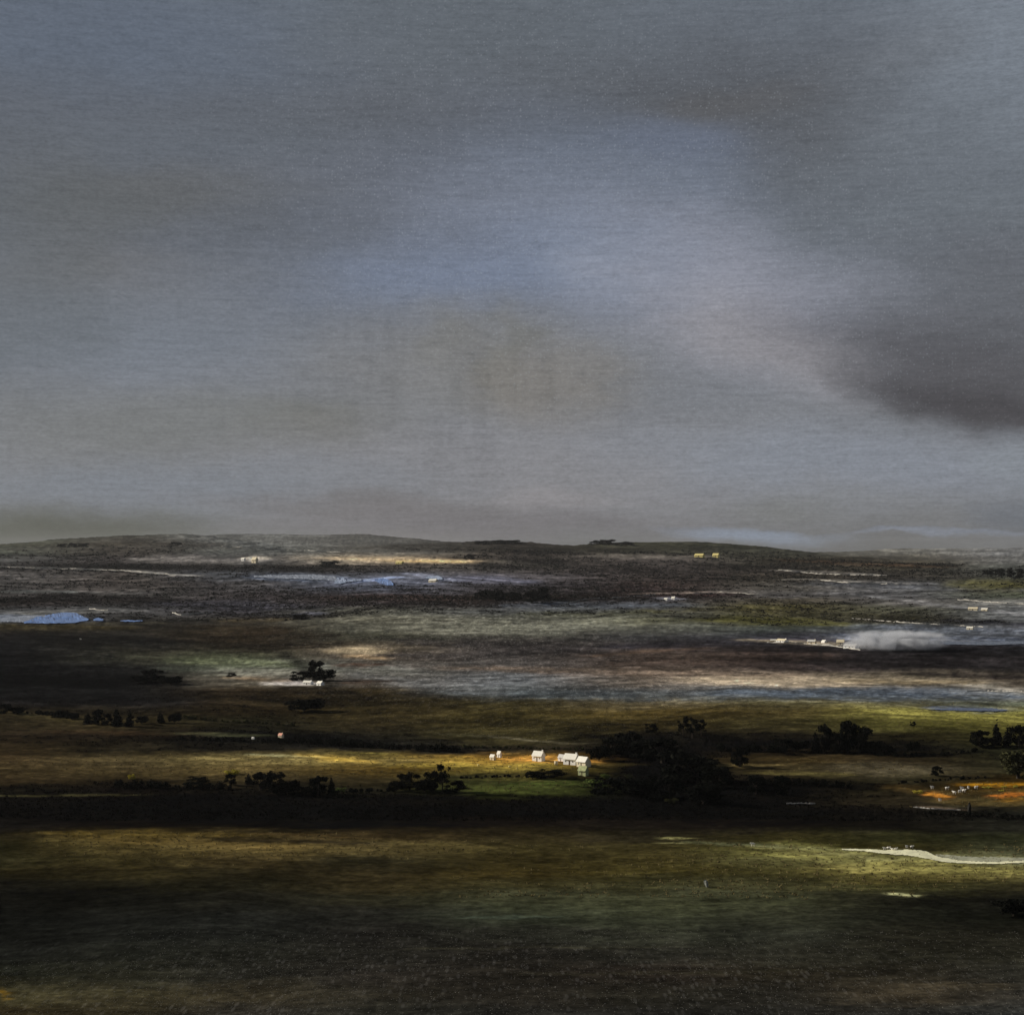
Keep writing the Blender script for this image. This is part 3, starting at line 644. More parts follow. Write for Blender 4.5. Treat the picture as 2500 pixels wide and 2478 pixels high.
def proto_tree(kind, mat, seed):
    """unit height 10 m plant standing on the origin"""
    rng = np.random.default_rng(seed)
    cname = 'trunk'
    if kind == 'round':
        cs = [(rng.uniform(-3.1, 3.1), rng.uniform(-3, 3), rng.uniform(1.3, 7.4)) for _ in range(17)]
        rs = [rng.uniform(1.1, 2.1) for _ in cs]; cs.append((.4, 0, 7.8)); rs.append(1.5); cs.append((-1, 0, 6.4)); rs.append(1.7); n, s = 2000, .42
    elif kind == 'conifer':
        cs = [(rng.uniform(-.4, .4), rng.uniform(-.4, .4), z) for z in np.linspace(1.2, 9.2, 9)]
        rs = [max(.35, 2.5 * (1 - z[2] / 10.2)) for z in cs]; n, s = 900, .40
    elif kind == 'sparse':
        cs = [(rng.uniform(-3.2, 3.2), rng.uniform(-2.5, 2.5), rng.uniform(2.8, 9)) for _ in range(17)]
        rs = [rng.uniform(.7, 1.5) for _ in cs]; n, s = 1000, .38
    else:
        cs = [(rng.uniform(-5, 5), rng.uniform(-3.5, 3.5), rng.uniform(.6, 6)) for _ in range(18)]
        rs = [rng.uniform(1.3, 2.7) for _ in cs]; n, s = 1900, .50
    top = max(c[2] + r * .8 for c, r in zip(cs, rs))
    k = 10.0 / top; cs = [(a, b, c * k) for a, b, c in cs]
    root = empty({'round': 'tree', 'conifer': 'conifer_tree', 'sparse': 'thin_tree', 'bush': 'bush'}[kind], (0, 0, 0))
    h = {'round': 6, 'conifer': 9, 'sparse': 6.5, 'bush': 2.5}[kind]
    r0 = {'round': .42, 'conifer': .28, 'sparse': .30, 'bush': .25}[kind]
    parts = [tube([(0, 0, -1.5), (0, 0, 0), (.1, 0, h * .5), (.05, .1, h)], [r0 * 1.4, r0 * 1.2, r0 * .8, r0 * .3])]
    for c in cs[:7]:
        z0 = h * .45
        p0 = np.array([0.05, 0, z0]); p1 = np.array(c)
        parts.append(tube([p0, p0 * .5 + p1 * .5 + np.array([0, 0, -.3]), p1], [r0 * .5, r0 * .3, r0 * .1], 4))
    V, Fc = join(parts)
    mesh_obj('trunk' if kind != 'bush' else 'stems', V, Fc, BARK, root)
    V, Fc = leaf_cloud(cs, rs, n, s, rng)
    zmin = .15; V[:, 2] = np.maximum(V[:, 2], zmin * rng.random(len(V)))
    mesh_obj('crown', V, Fc, mat, root)
    root['_w'] = {'round': 9.0, 'conifer': 5.0, 'sparse': 7.5, 'bush': 13.0}[kind]
    root['_used'] = 0
    return root
PROTO = {}
def get_proto(kind, matk, var):
    key = (kind, matk, var)
    if key not in PROTO: PROTO[key] = proto_tree(kind, LEAF[matk], hash_key(key))
    return PROTO[key]
def hash_key(key): return sum(ord(c) * (i + 3) for i, c in enumerate(''.join(map(str, key)))) % 9973
KN = {'round': 'rounded tree', 'conifer': 'conifer', 'sparse': 'thin tree', 'bush': 'bush'}
ORD = ['first', 'second', 'third', 'fourth', 'fifth', 'sixth', 'seventh', 'eighth', 'ninth', 'tenth', 'eleventh', 'twelfth',
       'thirteenth', 'fourteenth', 'fifteenth', 'sixteenth', 'seventeenth', 'eighteenth']
cnt = 0
def plant(px, py, hpx, wpx, kind, matk, label, group):
    global cnt
    cnt += 1
    p = at(px, py)
    src = get_proto(kind, matk, cnt % 2)
    if src['_used'] == 0:
        o = src; src['_used'] = 1
    else:
        o = copy_tree(src)
    hm = hpx * .92 * p.y / F; wm = wpx * 1.18 * p.y / F
    o.location = p + Vector((0, 0, -.25)); o.rotation_euler = (0, 0, random.uniform(0, 6.28) if kind != 'bush' else random.uniform(-.4, .4))
    o.scale = (wm / src['_w'], wm / src['_w'], hm / 10.0)
    tag(o, label, 'bush' if kind == 'bush' else 'tree', group)
    return o
CLUSTERS = [
 ('left copse on the grey green slope', 'dark', 'trees in the copse at left',
  [(338,1668,24,46,'bush'),(374,1664,36,48,'round'),(416,1672,26,52,'bush')]),
 ('ragged row below the left black hill', 'dark', 'trees in the ragged row at left',
  [(216,1768,34,26,'conifer'),(240,1770,44,30,'round'),(262,1768,32,24,'bush'),(286,1774,58,28,'conifer'),(318,1774,48,24,'conifer'),(346,1768,26,34,'bush'),(392,1766,34,22,'conifer'),(426,1766,30,34,'bush'),(150,1752,22,40,'bush'),(175,1756,20,34,'bush')]),
 ('pair at the left picture edge', 'dark', 'bushes at the left edge',
  [(10,1742,30,44,'bush'),(44,1744,24,32,'bush')]),
 ('thicket below the left straw field', 'dark', 'trees in the thicket left of centre',
  [(480,1914,22,56,'bush'),(562,1918,34,26,'round'),(606,1914,32,22,'conifer'),(636,1930,52,48,'round'),(664,1936,62,50,'round'),(702,1940,44,50,'bush'),(736,1940,26,44,'bush'),(776,1944,58,48,'round'),(810,1942,54,24,'conifer')]),
 ('clump under the golden strip', 'dark', 'trees in the clump under the golden strip',
  [(968,1932,34,44,'bush'),(1000,1928,50,50,'round'),(1036,1934,40,52,'bush'),(1058,1932,58,40,'round'),(1080,1936,80,36,'sparse'),(1112,1934,36,52,'bush')]),
 ('thicket right of the white farm', 'dark', 'trees in the great dark thicket',
  [(1462,1858,46,56,'bush'),(1492,1846,52,52,'round'),(1538,1846,70,60,'round'),(1572,1852,56,64,'round'),(1618,1862,70,84,'round'),(1662,1906,84,100,'round'),(1704,1912,76,84,'round'),(1752,1926,66,76,'bush'),(1490,1936,46,84,'bush'),(1560,1944,58,96,'bush'),(1628,1950,70,96,'bush'),(1716,1962,60,84,'bush'),(1806,1872,48,44,'round'),(1846,1938,54,40,'round'),(1908,1942,56,38,'round')]),
 ('bare group above the great thicket', 'dark', 'trees above the great thicket',
  [(1592,1788,26,30,'bush'),(1668,1794,42,30,'sparse'),(1690,1802,60,34,'sparse'),(1712,1796,44,30,'sparse')]),
 ('grove in the right olive field', 'dark', 'trees in the grove at right',
  [(1916,1832,36,50,'bush'),(1948,1834,32,50,'bush'),(1992,1838,62,28,'conifer'),(2014,1836,78,36,'round'),(2052,1838,60,50,'round'),(2070,1838,90,44,'round'),(2098,1838,76,52,'round'),(2126,1840,40,60,'bush'),(2160,1842,28,60,'bush')]),
 ('stand near the right edge', 'dark', 'trees in the stand near the right edge',
  [(2392,1824,48,46,'round'),(2418,1826,30,44,'bush'),(2434,1820,72,28,'conifer'),(2460,1824,60,26,'conifer'),(2488,1824,62,50,'round')]),
 ('cluster left of the straw patch', 'dark', 'trees behind the small white wall',
  [(736,1660,26,50,'bush'),(766,1660,56,40,'round'),(792,1662,34,48,'bush'),(742,1738,40,90,'bush')]),
 ('clump below the hill ponds', 'far', 'trees in the clump below the hill ponds',
  [(1180,1462,26,44,'bush'),(1214,1466,34,44,'round'),(1250,1464,24,50,'bush'),(1298,1472,38,48,'round'),(1328,1466,38,34,'round')]),
 ('row on the middle skyline', 'far', 'trees on the middle skyline',
  [(1180,1330,12,44,'bush'),(1216,1328,12,50,'bush'),(1256,1328,11,46,'bush')]),
 ('row on the skyline right of centre', 'far', 'trees on the skyline right of centre',
  [(1456,1330,13,36,'bush'),(1486,1330,16,44,'bush'),(1526,1332,11,44,'bush')]),
 ('row on the left skyline', 'far', 'trees on the left skyline',
  [(152,1336,10,24,'bush'),(176,1337,13,24,'bush'),(204,1336,11,28,'bush'),(428,1330,8,30,'bush')]),
 ('far stand at the right edge', 'far', 'trees in the far stand at the right edge',
  [(2418,1404,16,40,'bush'),(2442,1406,22,24,'bush'),(2466,1410,28,24,'round'),(2490,1414,30,26,'round')]),
]
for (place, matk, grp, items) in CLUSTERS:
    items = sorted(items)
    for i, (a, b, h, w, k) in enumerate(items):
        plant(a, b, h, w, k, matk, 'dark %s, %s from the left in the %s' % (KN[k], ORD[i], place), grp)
for (a, b, h, w, k, mk, lab) in [
  (2226,1838,36,32,'bush','dark','lone dark bush standing in the olive field right of the grove'),
  (2230,1772,14,14,'bush','dark','tiny dark bush high in the olive field'),
  (2288,1894,28,26,'round','dark','small dark round tree above the orange strip'),
  (2486,1900,76,76,'round','olive','large olive brown round tree at the right edge'),
  (2474,2236,56,90,'bush','dark','black scrubby bush low at the right edge below the cream track'),
  (322,1902,16,18,'bush','gorse','small yellow flowering gorse bush at left in front of the black hedge'),
  (566,1890,14,34,'bush','gorse','spreading yellow green gorse bush above the left thicket'),
  (1512,1930,22,30,'bush','green','bright green lit bush in front of the great thicket'),
  (1452,1922,26,60,'bush','green','mid green low bush below the white farm'),
  (1590,1922,14,22,'bush','green','small green bush at the foot of the great thicket'),
  (1476,1900,14,24,'bush','green','tiny green lit bush beside the barn at the thicket edge'),
  (1536,1900,12,20,'bush','olive','small olive bush high inside the great thicket'),
  (1640,1960,14,30,'bush','olive','low olive bush at the bottom of the great thicket'),
  (830,1932,12,26,'bush','green','small green bush right of the left thicket conifer'),
  (1122,1922,12,26,'bush','green','pale green low bush right of the clump under the golden strip'),
  (2242,1936,10,26,'bush','gorse','small ochre bush left of the orange patch'),
  (806,1384,18,50,'bush','far','dark bush at the left end of the tan hill bank'),
  (1145,1366,16,26,'bush','far','dark bush at the right end of the tan hill bank'),
  (735,1512,16,40,'bush','far','black bush beside the tiny pale pool in the hills'),
  (565,1652,12,22,'bush','dark','small dark bush on the pale green strip left of centre'),
  (1300,1902,26,40,'bush','dark','dark bush in front of the largest white cottage'),
  (1348,1898,24,64,'bush','dark','dark low bush directly below the white farm buildings')]:
    plant(a, b, h, w, k, mk, lab, None)

def hedge(pts, hpx, wm, matk, label, n=2600):
    rng = np.random.default_rng(len(label) * 7 + int(pts[0][0]))
    xs = np.linspace(pts[0][0], pts[-1][0], max(8, int(abs(pts[-1][0] - pts[0][0]) / 9)))
    ys = np.interp(xs, [p[0] for p in pts], [p[1] for p in pts])
    W = at_many(np.stack([xs, ys], 1))
    hm = hpx * np.median(W[:, 1]) / F
    base = W.mean(0)
    cs = []; rs = []
    for w in W:
        k = rng.uniform(.35, 1.0) if rng.random() > .12 else .2
        cs.append(w - base + np.array([rng.normal() * 1.0, rng.normal() * wm * .3, hm * k * .42])); rs.append(max(.6, hm * k * .55))
    V, Fc = leaf_cloud(cs, rs, n, hm * .09 + .12, rng, .9)
    root = empty('hedge', tuple(base))
    mesh_obj('leaves', V, Fc, LEAF[matk], root)
    P = [w - base + np.array([0, 0, (hm * .45 if i % 2 else -.4)]) for i, w in enumerate(W)]
    v, f = tube(P, [.14] * len(P), 5); mesh_obj('laid_stem', v, f, BARK, root)
    tag(root, label, 'hedge', 'hedges across the fields')
for h in [
  ([(430,1806),(560,1810),(770,1814)], 15, 3, 'dark', 'black hedge behind the straw field left of centre'),
  ([(740,1816),(900,1826),(1120,1836)], 24, 4, 'dark', 'tall black hedge running up to the white farm'),
  ([(1130,1826),(1280,1828),(1420,1832)], 10, 3, 'olive', 'thin brown hedge behind the white farm'),
  ([(40,1738),(110,1746),(215,1752)], 14, 3, 'dark', 'low dark hedge at far left below the black hill'),
  ([(430,1752),(560,1764),(720,1772)], 12, 3, 'olive', 'olive hedge between the dark trees and the pink roofed cottage'),
  ([(280,1922),(420,1924),(560,1928)], 22, 4, 'dark', 'black bushy hedge left of the thicket'),
  ([(820,1936),(900,1932),(960,1932)], 12, 3, 'dark', 'short black hedge between the thicket and the clump'),
  ([(1120,1900),(1230,1897),(1330,1896)], 9, 3, 'dark', 'dark hedge below the golden strip'),
  ([(1760,1834),(1840,1834),(1910,1838)], 22, 4, 'dark', 'dark hedge between the great thicket and the grove'),
  ([(2180,1846),(2290,1846),(2390,1834)], 12, 3, 'dark', 'dark hedge between the grove and the right hand stand'),
  ([(1880,1914),(1960,1916),(2080,1924)], 20, 4, 'dark', 'black hedge in front of the pale grey green pasture at right'),
  ([(2190,1914),(2290,1906),(2400,1900)], 9, 3, 'dark', 'thin black hedge above the amber strip'),
  ([(2250,1985),(2360,1992),(2500,1996)], 12, 4, 'dark', 'low black hedge below the orange patches at right'),
  ([(850,1462),(1000,1462),(1180,1466)], 8, 8, 'far', 'thin dark hedge left of the hill clump'),
 ]: hedge(*h)

# ------------------------------------------------------------------ dry stone walls
STONE = simple_mat('pale_stone', (.40, .38, .35), .95, .35, .8, .1, .5)
def stone_wall(pts, hpx, label):
    rng = np.random.default_rng(int(pts[0][0]) + 3)
    xs = np.linspace(pts[0][0], pts[-1][0], int(abs(pts[-1][0] - pts[0][0]) / 5) + 4)
    ys = np.interp(xs, [p[0] for p in pts], [p[1] for p in pts]) if pts[0][0] < pts[-1][0] else np.interp(-xs, [-p[0] for p in pts], [p[1] for p in pts])
    W = at_many(np.stack([xs, ys], 1))
    # keep the wall off ground that jumps behind a rise
    Y = W[:, 1].copy()
    for _ in range(4): Y[1:-1] = (Y[:-2] + Y[1:-1] + Y[2:]) / 3
    W[:, 1] = Y; W[:, 2] = height(W[:, 0], W[:, 1])
    base = W.mean(0); V = []; Fc = []
    for i, w in enumerate(W):
        h = hpx * w[1] / F * rng.uniform(.35, 1.25); t = h * .35
        q = w - base
        V += [(q[0], q[1] - t, q[2] - 1), (q[0], q[1] - t * .7, q[2] + h), (q[0], q[1] + t * .7, q[2] + h), (q[0], q[1] + t, q[2] - 1)]
    for i in range(len(W) - 1):
        a = i * 4
        for k in range(4): Fc.append((a + k, a + (k + 1) % 4, a + 4 + (k + 1) % 4, a + 4 + k))
    Fc += [(3, 2, 1, 0), tuple(len(V) - 4 + k for k in range(4))]
    o = mesh_obj('stone_wall', V, Fc, STONE); o.location = tuple(base)
    tag(o, label, 'wall', 'dry stone walls on the hills')
for w in [
  ([(1872,1569),(1940,1570),(2030,1577),(2100,1588)], 3.0, 'cream boundary wall running along the pale cottages'),
  ([(0,1384),(120,1388),(300,1393),(430,1405)], 1.8, 'pale stone wall crossing the far hill at left'),
  ([(515,1333),(620,1338),(840,1349)], 1.6, 'thin pale stone wall below the skyline left of centre'),
  ([(1370,1478),(1430,1463),(1500,1460),(1600,1453)], 2.4, 'tan stone wall curving below the hill clump'),
  ([(1690,1450),(1760,1446),(1860,1452)], 1.8, 'pinkish stone wall on the brown hill right of centre'),
  ([(1900,1392),(2000,1402),(2150,1405)], 2.0, 'pale stone wall upper on the right hand hill'),
  ([(1990,1416),(2080,1424),(2200,1427)], 2.2, 'pale stone wall lower on the right hand hill'),
  ([(2320,1462),(2420,1471),(2500,1475)], 2.2, 'pale stone wall below the green hill field at right'),
  ([(2080,1510),(2200,1520),(2400,1531)], 2.0, 'long pale stone wall above the slate blue lake'),
  ([(2360,1687),(2430,1688),(2500,1689)], 3.2, 'white stone wall at the right edge above the blue stream'),
  ([(420,1497),(440,1502),(520,1496)], 3.2, 'cream stone wall behind the black flats left of centre'),
  ([(218,1487),(250,1491),(284,1492)], 3.0, 'short cream stone wall above the blue pool'),
  ([(2230,1971),(2290,1976),(2345,1978)], 2.6, 'low rubble wall below the orange patch'),
  ([(1920,1964),(1950,1962),(1990,1963)], 3.2, 'short grey wall in the black field at right')]: stone_wall(*w)

# ------------------------------------------------------------------ cottages and barns
WHITE = simple_mat('whitewash', (.92, .91, .88), .85, .05, .6, .1, .2)
CREAM = simple_mat('cream_render', (.80, .70, .50), .85, .08, .6, .1, .2)
YELLOW = simple_mat('yellow_render', (.80, .68, .28), .85, .08, .6, .1, .2)
SLATE = simple_mat('slate_roof', (.62, .60, .56), .6, .2, 1.2, .3, .3)
PALER = simple_mat('bleached_roof', (.92, .88, .78), .8, .06, 1.2, .2, .3)
PINK = simple_mat('pink_roof', (.75, .38, .28), .8, .15, 1.2, .2, .3)
MOSS = simple_mat('mossy_render', (.40, .42, .22), .9, .3, .9, .1, .4)
GLASS = simple_mat('dark_glass', (.02, .025, .03), .1, .1, 1, .6)
DOORM = simple_mat('door_paint', (.08, .05, .03), .6, .2, 2, .2)
def bx(x0, x1, y0, y1, z0, z1):
    v = [(x, y, z) for z in (z0, z1) for y in (y0, y1) for x in (x0, x1)]
    return v, [(0, 2, 3, 1), (4, 5, 7, 6), (0, 1, 5, 4), (2, 6, 7, 3), (0, 4, 6, 2), (1, 3, 7, 5)]
def house(px, py, lpx, hpx, rz, wall, roof, label, group, name='cottage', cat='cottage', chimney=True, wins=2):
    p = at(px, py); s = p.y / F
    Lh = lpx * s / 2; Ht = hpx * s; we = Ht * .58; Wd = Lh * .62
    root = empty(name, tuple(p), R(rz))
    V = [(-Lh, -Wd, -1.5), (Lh, -Wd, -1.5), (Lh, Wd, -1.5), (-Lh, Wd, -1.5), (-Lh, -Wd, we), (Lh, -Wd, we), (Lh, Wd, we), (-Lh, Wd, we), (-Lh, 0, Ht * .97), (Lh, 0, Ht * .97)]
    mesh_obj('wall', V, [(0, 1, 5, 4), (2, 3, 7, 6), (1, 2, 6, 9, 5), (3, 0, 4, 8, 7), (3, 2, 1, 0)], wall, root)
    o_ = .06 * Ht; e = Lh * 1.05
    V = []
    for x in (-e, e):
        V += [(x, -Wd - o_ * 2, we - o_ * 1.0), (x, 0, Ht), (x, Wd + o_ * 2, we - o_ * 1.0), (x, Wd + o_ * 2, we - o_ * .4), (x, 0, Ht + o_), (x, -Wd - o_ * 2, we - o_ * .4)]
    rf = mesh_obj('roof', V, [(0, 1, 7, 6), (1, 2, 8, 7), (2, 3, 9, 8), (3, 4, 10, 9), (4, 5, 11, 10), (5, 0, 6, 11), (0, 5, 4, 1), (1, 4, 3, 2), (6, 7, 10, 11), (7, 8, 9, 10)], roof, root)
    if chimney:
        v, f = bx(Lh * .7, Lh * .95, -Wd * .12, Wd * .12, Ht * .85, Ht * 1.2); mesh_obj('chimney', v, f, wall, rf)
    v, f = bx(-Lh * .08, Lh * .12, -Wd - .05, -Wd + .05, -.2, we * .72); mesh_obj('door', v, f, DOORM, root)
    for k in range(wins):
        c = (-.6, .58)[k % 2] * Lh
        v, f = bx(c - Lh * .09, c + Lh * .09, -Wd - .04, -Wd + .05, we * .42, we * .74); w_ = mesh_obj('window', v, f, WHITE, root)
        v, f = bx(c - Lh * .07, c + Lh * .07, -Wd - .07, -Wd - .0401, we * .46, we * .70); mesh_obj('pane', v, f, GLASS, w_)
    tag(root, label, cat, group)
    return root
G1 = 'white farm buildings at the end of the golden strip'
house(1203, 1855, 13, 13, -38, CREAM, PALER, 'tiny cream shed, leftmost building on the golden strip', G1, 'shed', 'shed', False, 0)
house(1219, 1849, 10, 15, -38, WHITE, PALER, 'tiny white shed just right of and behind the leftmost cream shed', G1, 'shed', 'shed', False, 0)
house(1315, 1858, 27, 23, -34, WHITE, PALER, 'lone white cottage midway along the golden strip', G1)
house(1372, 1858, 17, 16, -40, WHITE, SLATE, 'white grey shaded outbuilding at the left end of the farm', G1, 'outbuilding', 'outbuilding', False, 1)
house(1395, 1866, 34, 25, -32, WHITE, PALER, 'largest white farmhouse in the middle of the farm', G1, 'farmhouse', 'farmhouse')
house(1424, 1872, 28, 24, -42, CREAM, PALER, 'cream barn with pointed gable at the right end of the farm', G1, 'barn', 'barn', False, 1)
house(1424, 1893, 22, 22, -35, MOSS, MOSS, 'mossy green shed below the white farm', G1, 'shed', 'shed', False, 1)
G2 = 'pale cottages beside the drifting smoke'
for i, (a, b, w, h) in enumerate([(1888,1566,14,5),(1910,1568,26,8),(1982,1571,20,9),(2012,1569,12,6),(2052,1574,18,12),(2078,1583,32,10)]):
    house(a, b, w, h, (-12, -48, -30, -62, -20, -40)[i], (CREAM, WHITE)[i % 2], (PALER, CREAM, SLATE)[i % 3], 'low pale cottage, %s from the left in the row beside the smoke' % ORD[i], G2)
house(1708, 1360, 22, 8, -30, YELLOW, YELLOW, 'pale yellow barn on the far hilltop, left of two', 'yellow barns on the hilltop', 'barn', 'barn', False, 1)
house(1748, 1361, 15, 9, -30, YELLOW, YELLOW, 'pale yellow barn on the far hilltop, right and narrower of two', 'yellow barns on the hilltop', 'barn', 'barn', False, 1)
house(622, 1374, 14, 13, -35, CREAM, CREAM, 'cream cottage on the far hill at left', None)
house(594, 1369, 10, 7, -35, WHITE, PALER, 'tiny white cottage left of the cream one on the far hill', None)
house(1626, 1466, 9, 6, -35, WHITE, PALER, 'tiny white cottage above the olive slope, left of two', 'tiny white cottages above the olive slope')
house(1644, 1464, 9, 7, -35, WHITE, PALER, 'tiny white cottage above the olive slope, right of two', 'tiny white cottages above the olive slope')
house(752, 1671, 22, 9, -24, WHITE, PALER, 'low white cottage in front of the dark trees, left of two', 'low white cottages in front of the dark trees')
house(782, 1673, 17, 10, -44, WHITE, PALER, 'low white cottage in front of the dark trees, right of two', 'low white cottages in front of the dark trees')
house(686, 1801, 12, 11, -35, CREAM, PINK, 'tiny cottage with a pink roof in the black hedge', None)
house(618, 1804, 7, 5, -35, WHITE, SLATE, 'tiny grey hut left of the pink roofed cottage', None, 'hut', 'hut', False, 0)
house(2376, 1490, 22, 7, -28, CREAM, CREAM, 'cream farmhouse on the grey hillside at right', None, 'farmhouse', 'farmhouse')
house(2404, 1491, 15, 6, -35, CREAM, PALER, 'small cream barn right of the cream farmhouse on the hillside', None, 'barn', 'barn', False, 1)
house(2368, 1536, 15, 6, -30, CREAM, PALER, 'small cream cottage above the slate blue lake', None)
house(1058, 1421, 20, 7, -30, CREAM, PALER, 'pinkish cream cottage at the right end of the hill ponds', None)
house(976, 1376, 18, 5, -30, YELLOW, YELLOW, 'low golden barn on the tan hill bank', None, 'barn', 'barn', False, 1)

# ------------------------------------------------------------------ smoke drifting off the cottages
def smoke(px, py, wpx, hpx, label):
    p = at(px, py); s = p.y / F
    import bmesh
    bm = bmesh.new(); bmesh.ops.create_icosphere(bm, subdivisions=4, radius=1.0)
    for v in bm.verts:
        n = .75 + .9 * float(fbm(np.array(v.co.x * 1.6 + 9), np.array(v.co.y * 1.6 + v.co.z * 2.1), 5, 3))
        v.co = v.co * n
        v.co.x *= wpx * s / 2; v.co.y *= wpx * s / 3; v.co.z *= hpx * s / 2
    me = bpy.data.meshes.new('smoke'); bm.to_mesh(me); bm.free()
    m = bpy.data.materials.new('smoke_volume'); m.use_nodes = True
    t = m.node_tree; t.nodes.clear()
    tc = t.nodes.new('ShaderNodeTexCoord'); n = noise(t, tc.outputs['Object'], .06, 4, .6)
    ln = t.nodes.new('ShaderNodeVectorMath'); ln.operation = 'LENGTH'
    mp = t.nodes.new('ShaderNodeMapping'); mp.inputs['Scale'].default_value = (2 / (wpx * s), 3 / (wpx * s), 2 / (hpx * s)); L(t, tc.outputs['Object'], mp.inputs[0]); L(t, mp.outputs[0], ln.inputs[0])
    f = maprange(t, ln.outputs['Value'], .05, .8, 1, 0)
    d = math_n(t, 'MULTIPLY', math_n(t, 'MULTIPLY', maprange(t, n.outputs[0], .4, .62, .0, 1), f), .3)
    pv = t.nodes.new('ShaderNodeVolumePrincipled'); pv.inputs['Color'].default_value = (.80, .82, .88, 1); L(t, d, pv.inputs['Density'])
    out = t.nodes.new('ShaderNodeOutputMaterial'); L(t, pv.outputs[0], out.inputs['Volume'])
    me.materials.append(m)
    o = link(bpy.data.objects.new('smoke', me)); o.location = p + Vector((0, 0, hpx * s * .35))
    tag(o, label, None, None, 'stuff')
smoke(2190, 1590, 420, 74, 'white puff of smoke drifting beside the pale cottages')

# ------------------------------------------------------------------ sheep
WOOL = simple_mat('wool', (.84, .80, .72), .95, .08, 3, .05)
FACE = simple_mat('sheep_face', (.10, .09, .08), .9, .2, 3, .1)
def sheep_mesh():
    V = []; Fc = []
    def ell(c, r, seg=10, rings=6):
        o = len(V)
        for i in range(rings + 1):
            t = math.pi * i / rings
            for k in range(seg):
                a = 2 * math.pi * k / seg
                V.append((c[0] + r[0] * math.cos(t), c[1] + r[1] * math.sin(t) * math.cos(a), c[2] + r[2] * math.sin(t) * math.sin(a)))
        for i in range(rings):
            for k in range(seg):
                a = o + i * seg + k; b = o + i * seg + (k + 1) % seg
                Fc.append((a, b, b + seg, a + seg))
    ell((0, 0, .72), (.62, .30, .32)); ell((-.58, 0, .95), (.22, .15, .20)); ell((-.78, 0, .98), (.17, .09, .10)); ell((.62, 0, .72), (.1, .06, .14))
    for x in (-.38, .38):
        for y in (-.15, .15):
            v, f = tube([(x, y, 0), (x, y, .3), (x, y, .6)], [.045, .05, .09], 6)
            o = len(V); V.extend(v); Fc.extend([tuple(i + o for i in q) for q in f])
    return V, Fc
_v, _f = sheep_mesh()
sheep_me = None
def put_sheep(px, py, sc, rz, label, group):
    global sheep_me
    p = at(px, py)
    if sheep_me is None:
        o = mesh_obj('sheep', _v, _f, WOOL, None, True); sheep_me = o
    else:
        o = sheep_me.copy(); link(o)
    o.location = p; o.rotation_euler = (0, 0, R(rz)); o.scale = (sc, sc, sc)
    tag(o, label, 'sheep', group)
for i, (a, b) in enumerate([(2276,1926),(2312,1928),(2330,1939),(2343,1936),(2349,1928),(2353,1934),(2364,1926),(2383,1926)]):
    put_sheep(a, b, 1.5, (20, 170, -30, 200, 10, 150, 60, 185)[i], 'white sheep, %s from the left in the flock above the orange patch' % ORD[i], 'sheep in the flock at right')
for i, (a, b) in enumerate([(2160,2075),(2169,2074),(2179,2077),(2187,2076),(2214,2070),(2226,2071)]):
    put_sheep(a, b, 1.1, (10, 160, -20, 190, 30, 175)[i], 'white sheep, %s from the left on the upper edge of the cream track' % ORD[i], 'sheep along the cream track')
put_sheep(197, 1562, 1.6, 20, 'lone white sheep on the black hillside at left', None)
put_sheep(2295, 1956, 1.3, 20, 'lone cream sheep just below the orange patch', None)
put_sheep(1838, 2066, 1.5, 20, 'lone pale sheep in the olive pasture left of the cream track', None)

# ------------------------------------------------------------------ standing stone, boulders, post
GREYST = simple_mat('grey_stone', (.22, .23, .21), .95, .3, 1.5, .1, .6)
def rock(px, py, wpx, hpx, mat, name, label, group=None, seed=1, lean=0.0):
    import bmesh
    p = at(px, py); s = p.y / F
    bm = bmesh.new(); bmesh.ops.create_icosphere(bm, subdivisions=3, radius=1.0)
    for v in bm.verts:
        n = 1 + .45 * float(fbm(np.array(v.co.x * 1.3 + seed * 7), np.array(v.co.y * 1.3 + v.co.z * 1.7), seed, 3))
        v.co = v.co * n
        v.co.x = v.co.x * wpx * s / 2 + lean * v.co.z; v.co.y *= wpx * s / 2.4; v.co.z = v.co.z * hpx * s * .62 + hpx * s * .4
    me = bpy.data.meshes.new(name); bm.to_mesh(me); bm.free(); me.materials.append(mat)
    o = link(bpy.data.objects.new(name, me)); o.location = p
    tag(o, label, name.replace('_', ' '), group)
rock(1725, 2165, 10, 17, GREYST, 'standing_stone', 'small upright grey stone alone in the olive foreground', None, 3, -.3)
rock(2367, 1984, 9, 24, simple_mat('dark_post', (.02, .018, .015), .9, .3, 2), 'tree_stump', 'dark stump in the low hedge below the orange patch', None, 5, .2)
for i, (a, b, w, h) in enumerate([(1244,1874,6,5),(1262,1878,5,4),(1168,1870,6,5),(1128,1925,5,4),(1358,1868,9,11),(1440,1872,6,14)]):
    rock(a, b, w, h, CREAM if i > 3 else YELLOW, 'boulder', ['pale yellow boulder in the golden strip below the lone cottage, left of two', 'pale yellow boulder in the golden strip below the lone cottage, right of two',
         'pale boulder in the golden strip below the two tiny sheds', 'pale boulder in the dark grass right of the clump', 'white boulder at the left foot of the farm buildings', 'tall white boulder at the right foot of the farm buildings'][i], 'pale boulders', i + 11)
for i, (a, b, w, h, c) in enumerate([(2410,1924,22,6,0),(2452,1923,14,7,0),(2480,1922,12,8,0),(2446,1932,14,6,0)]):
    plant(a, b, h, w, 'bush', 'gorse', 'low yellow gorse bush, %s from the left on the amber strip' % ORD[(0, 2, 3, 1)[i]], 'gorse bushes on the amber strip')

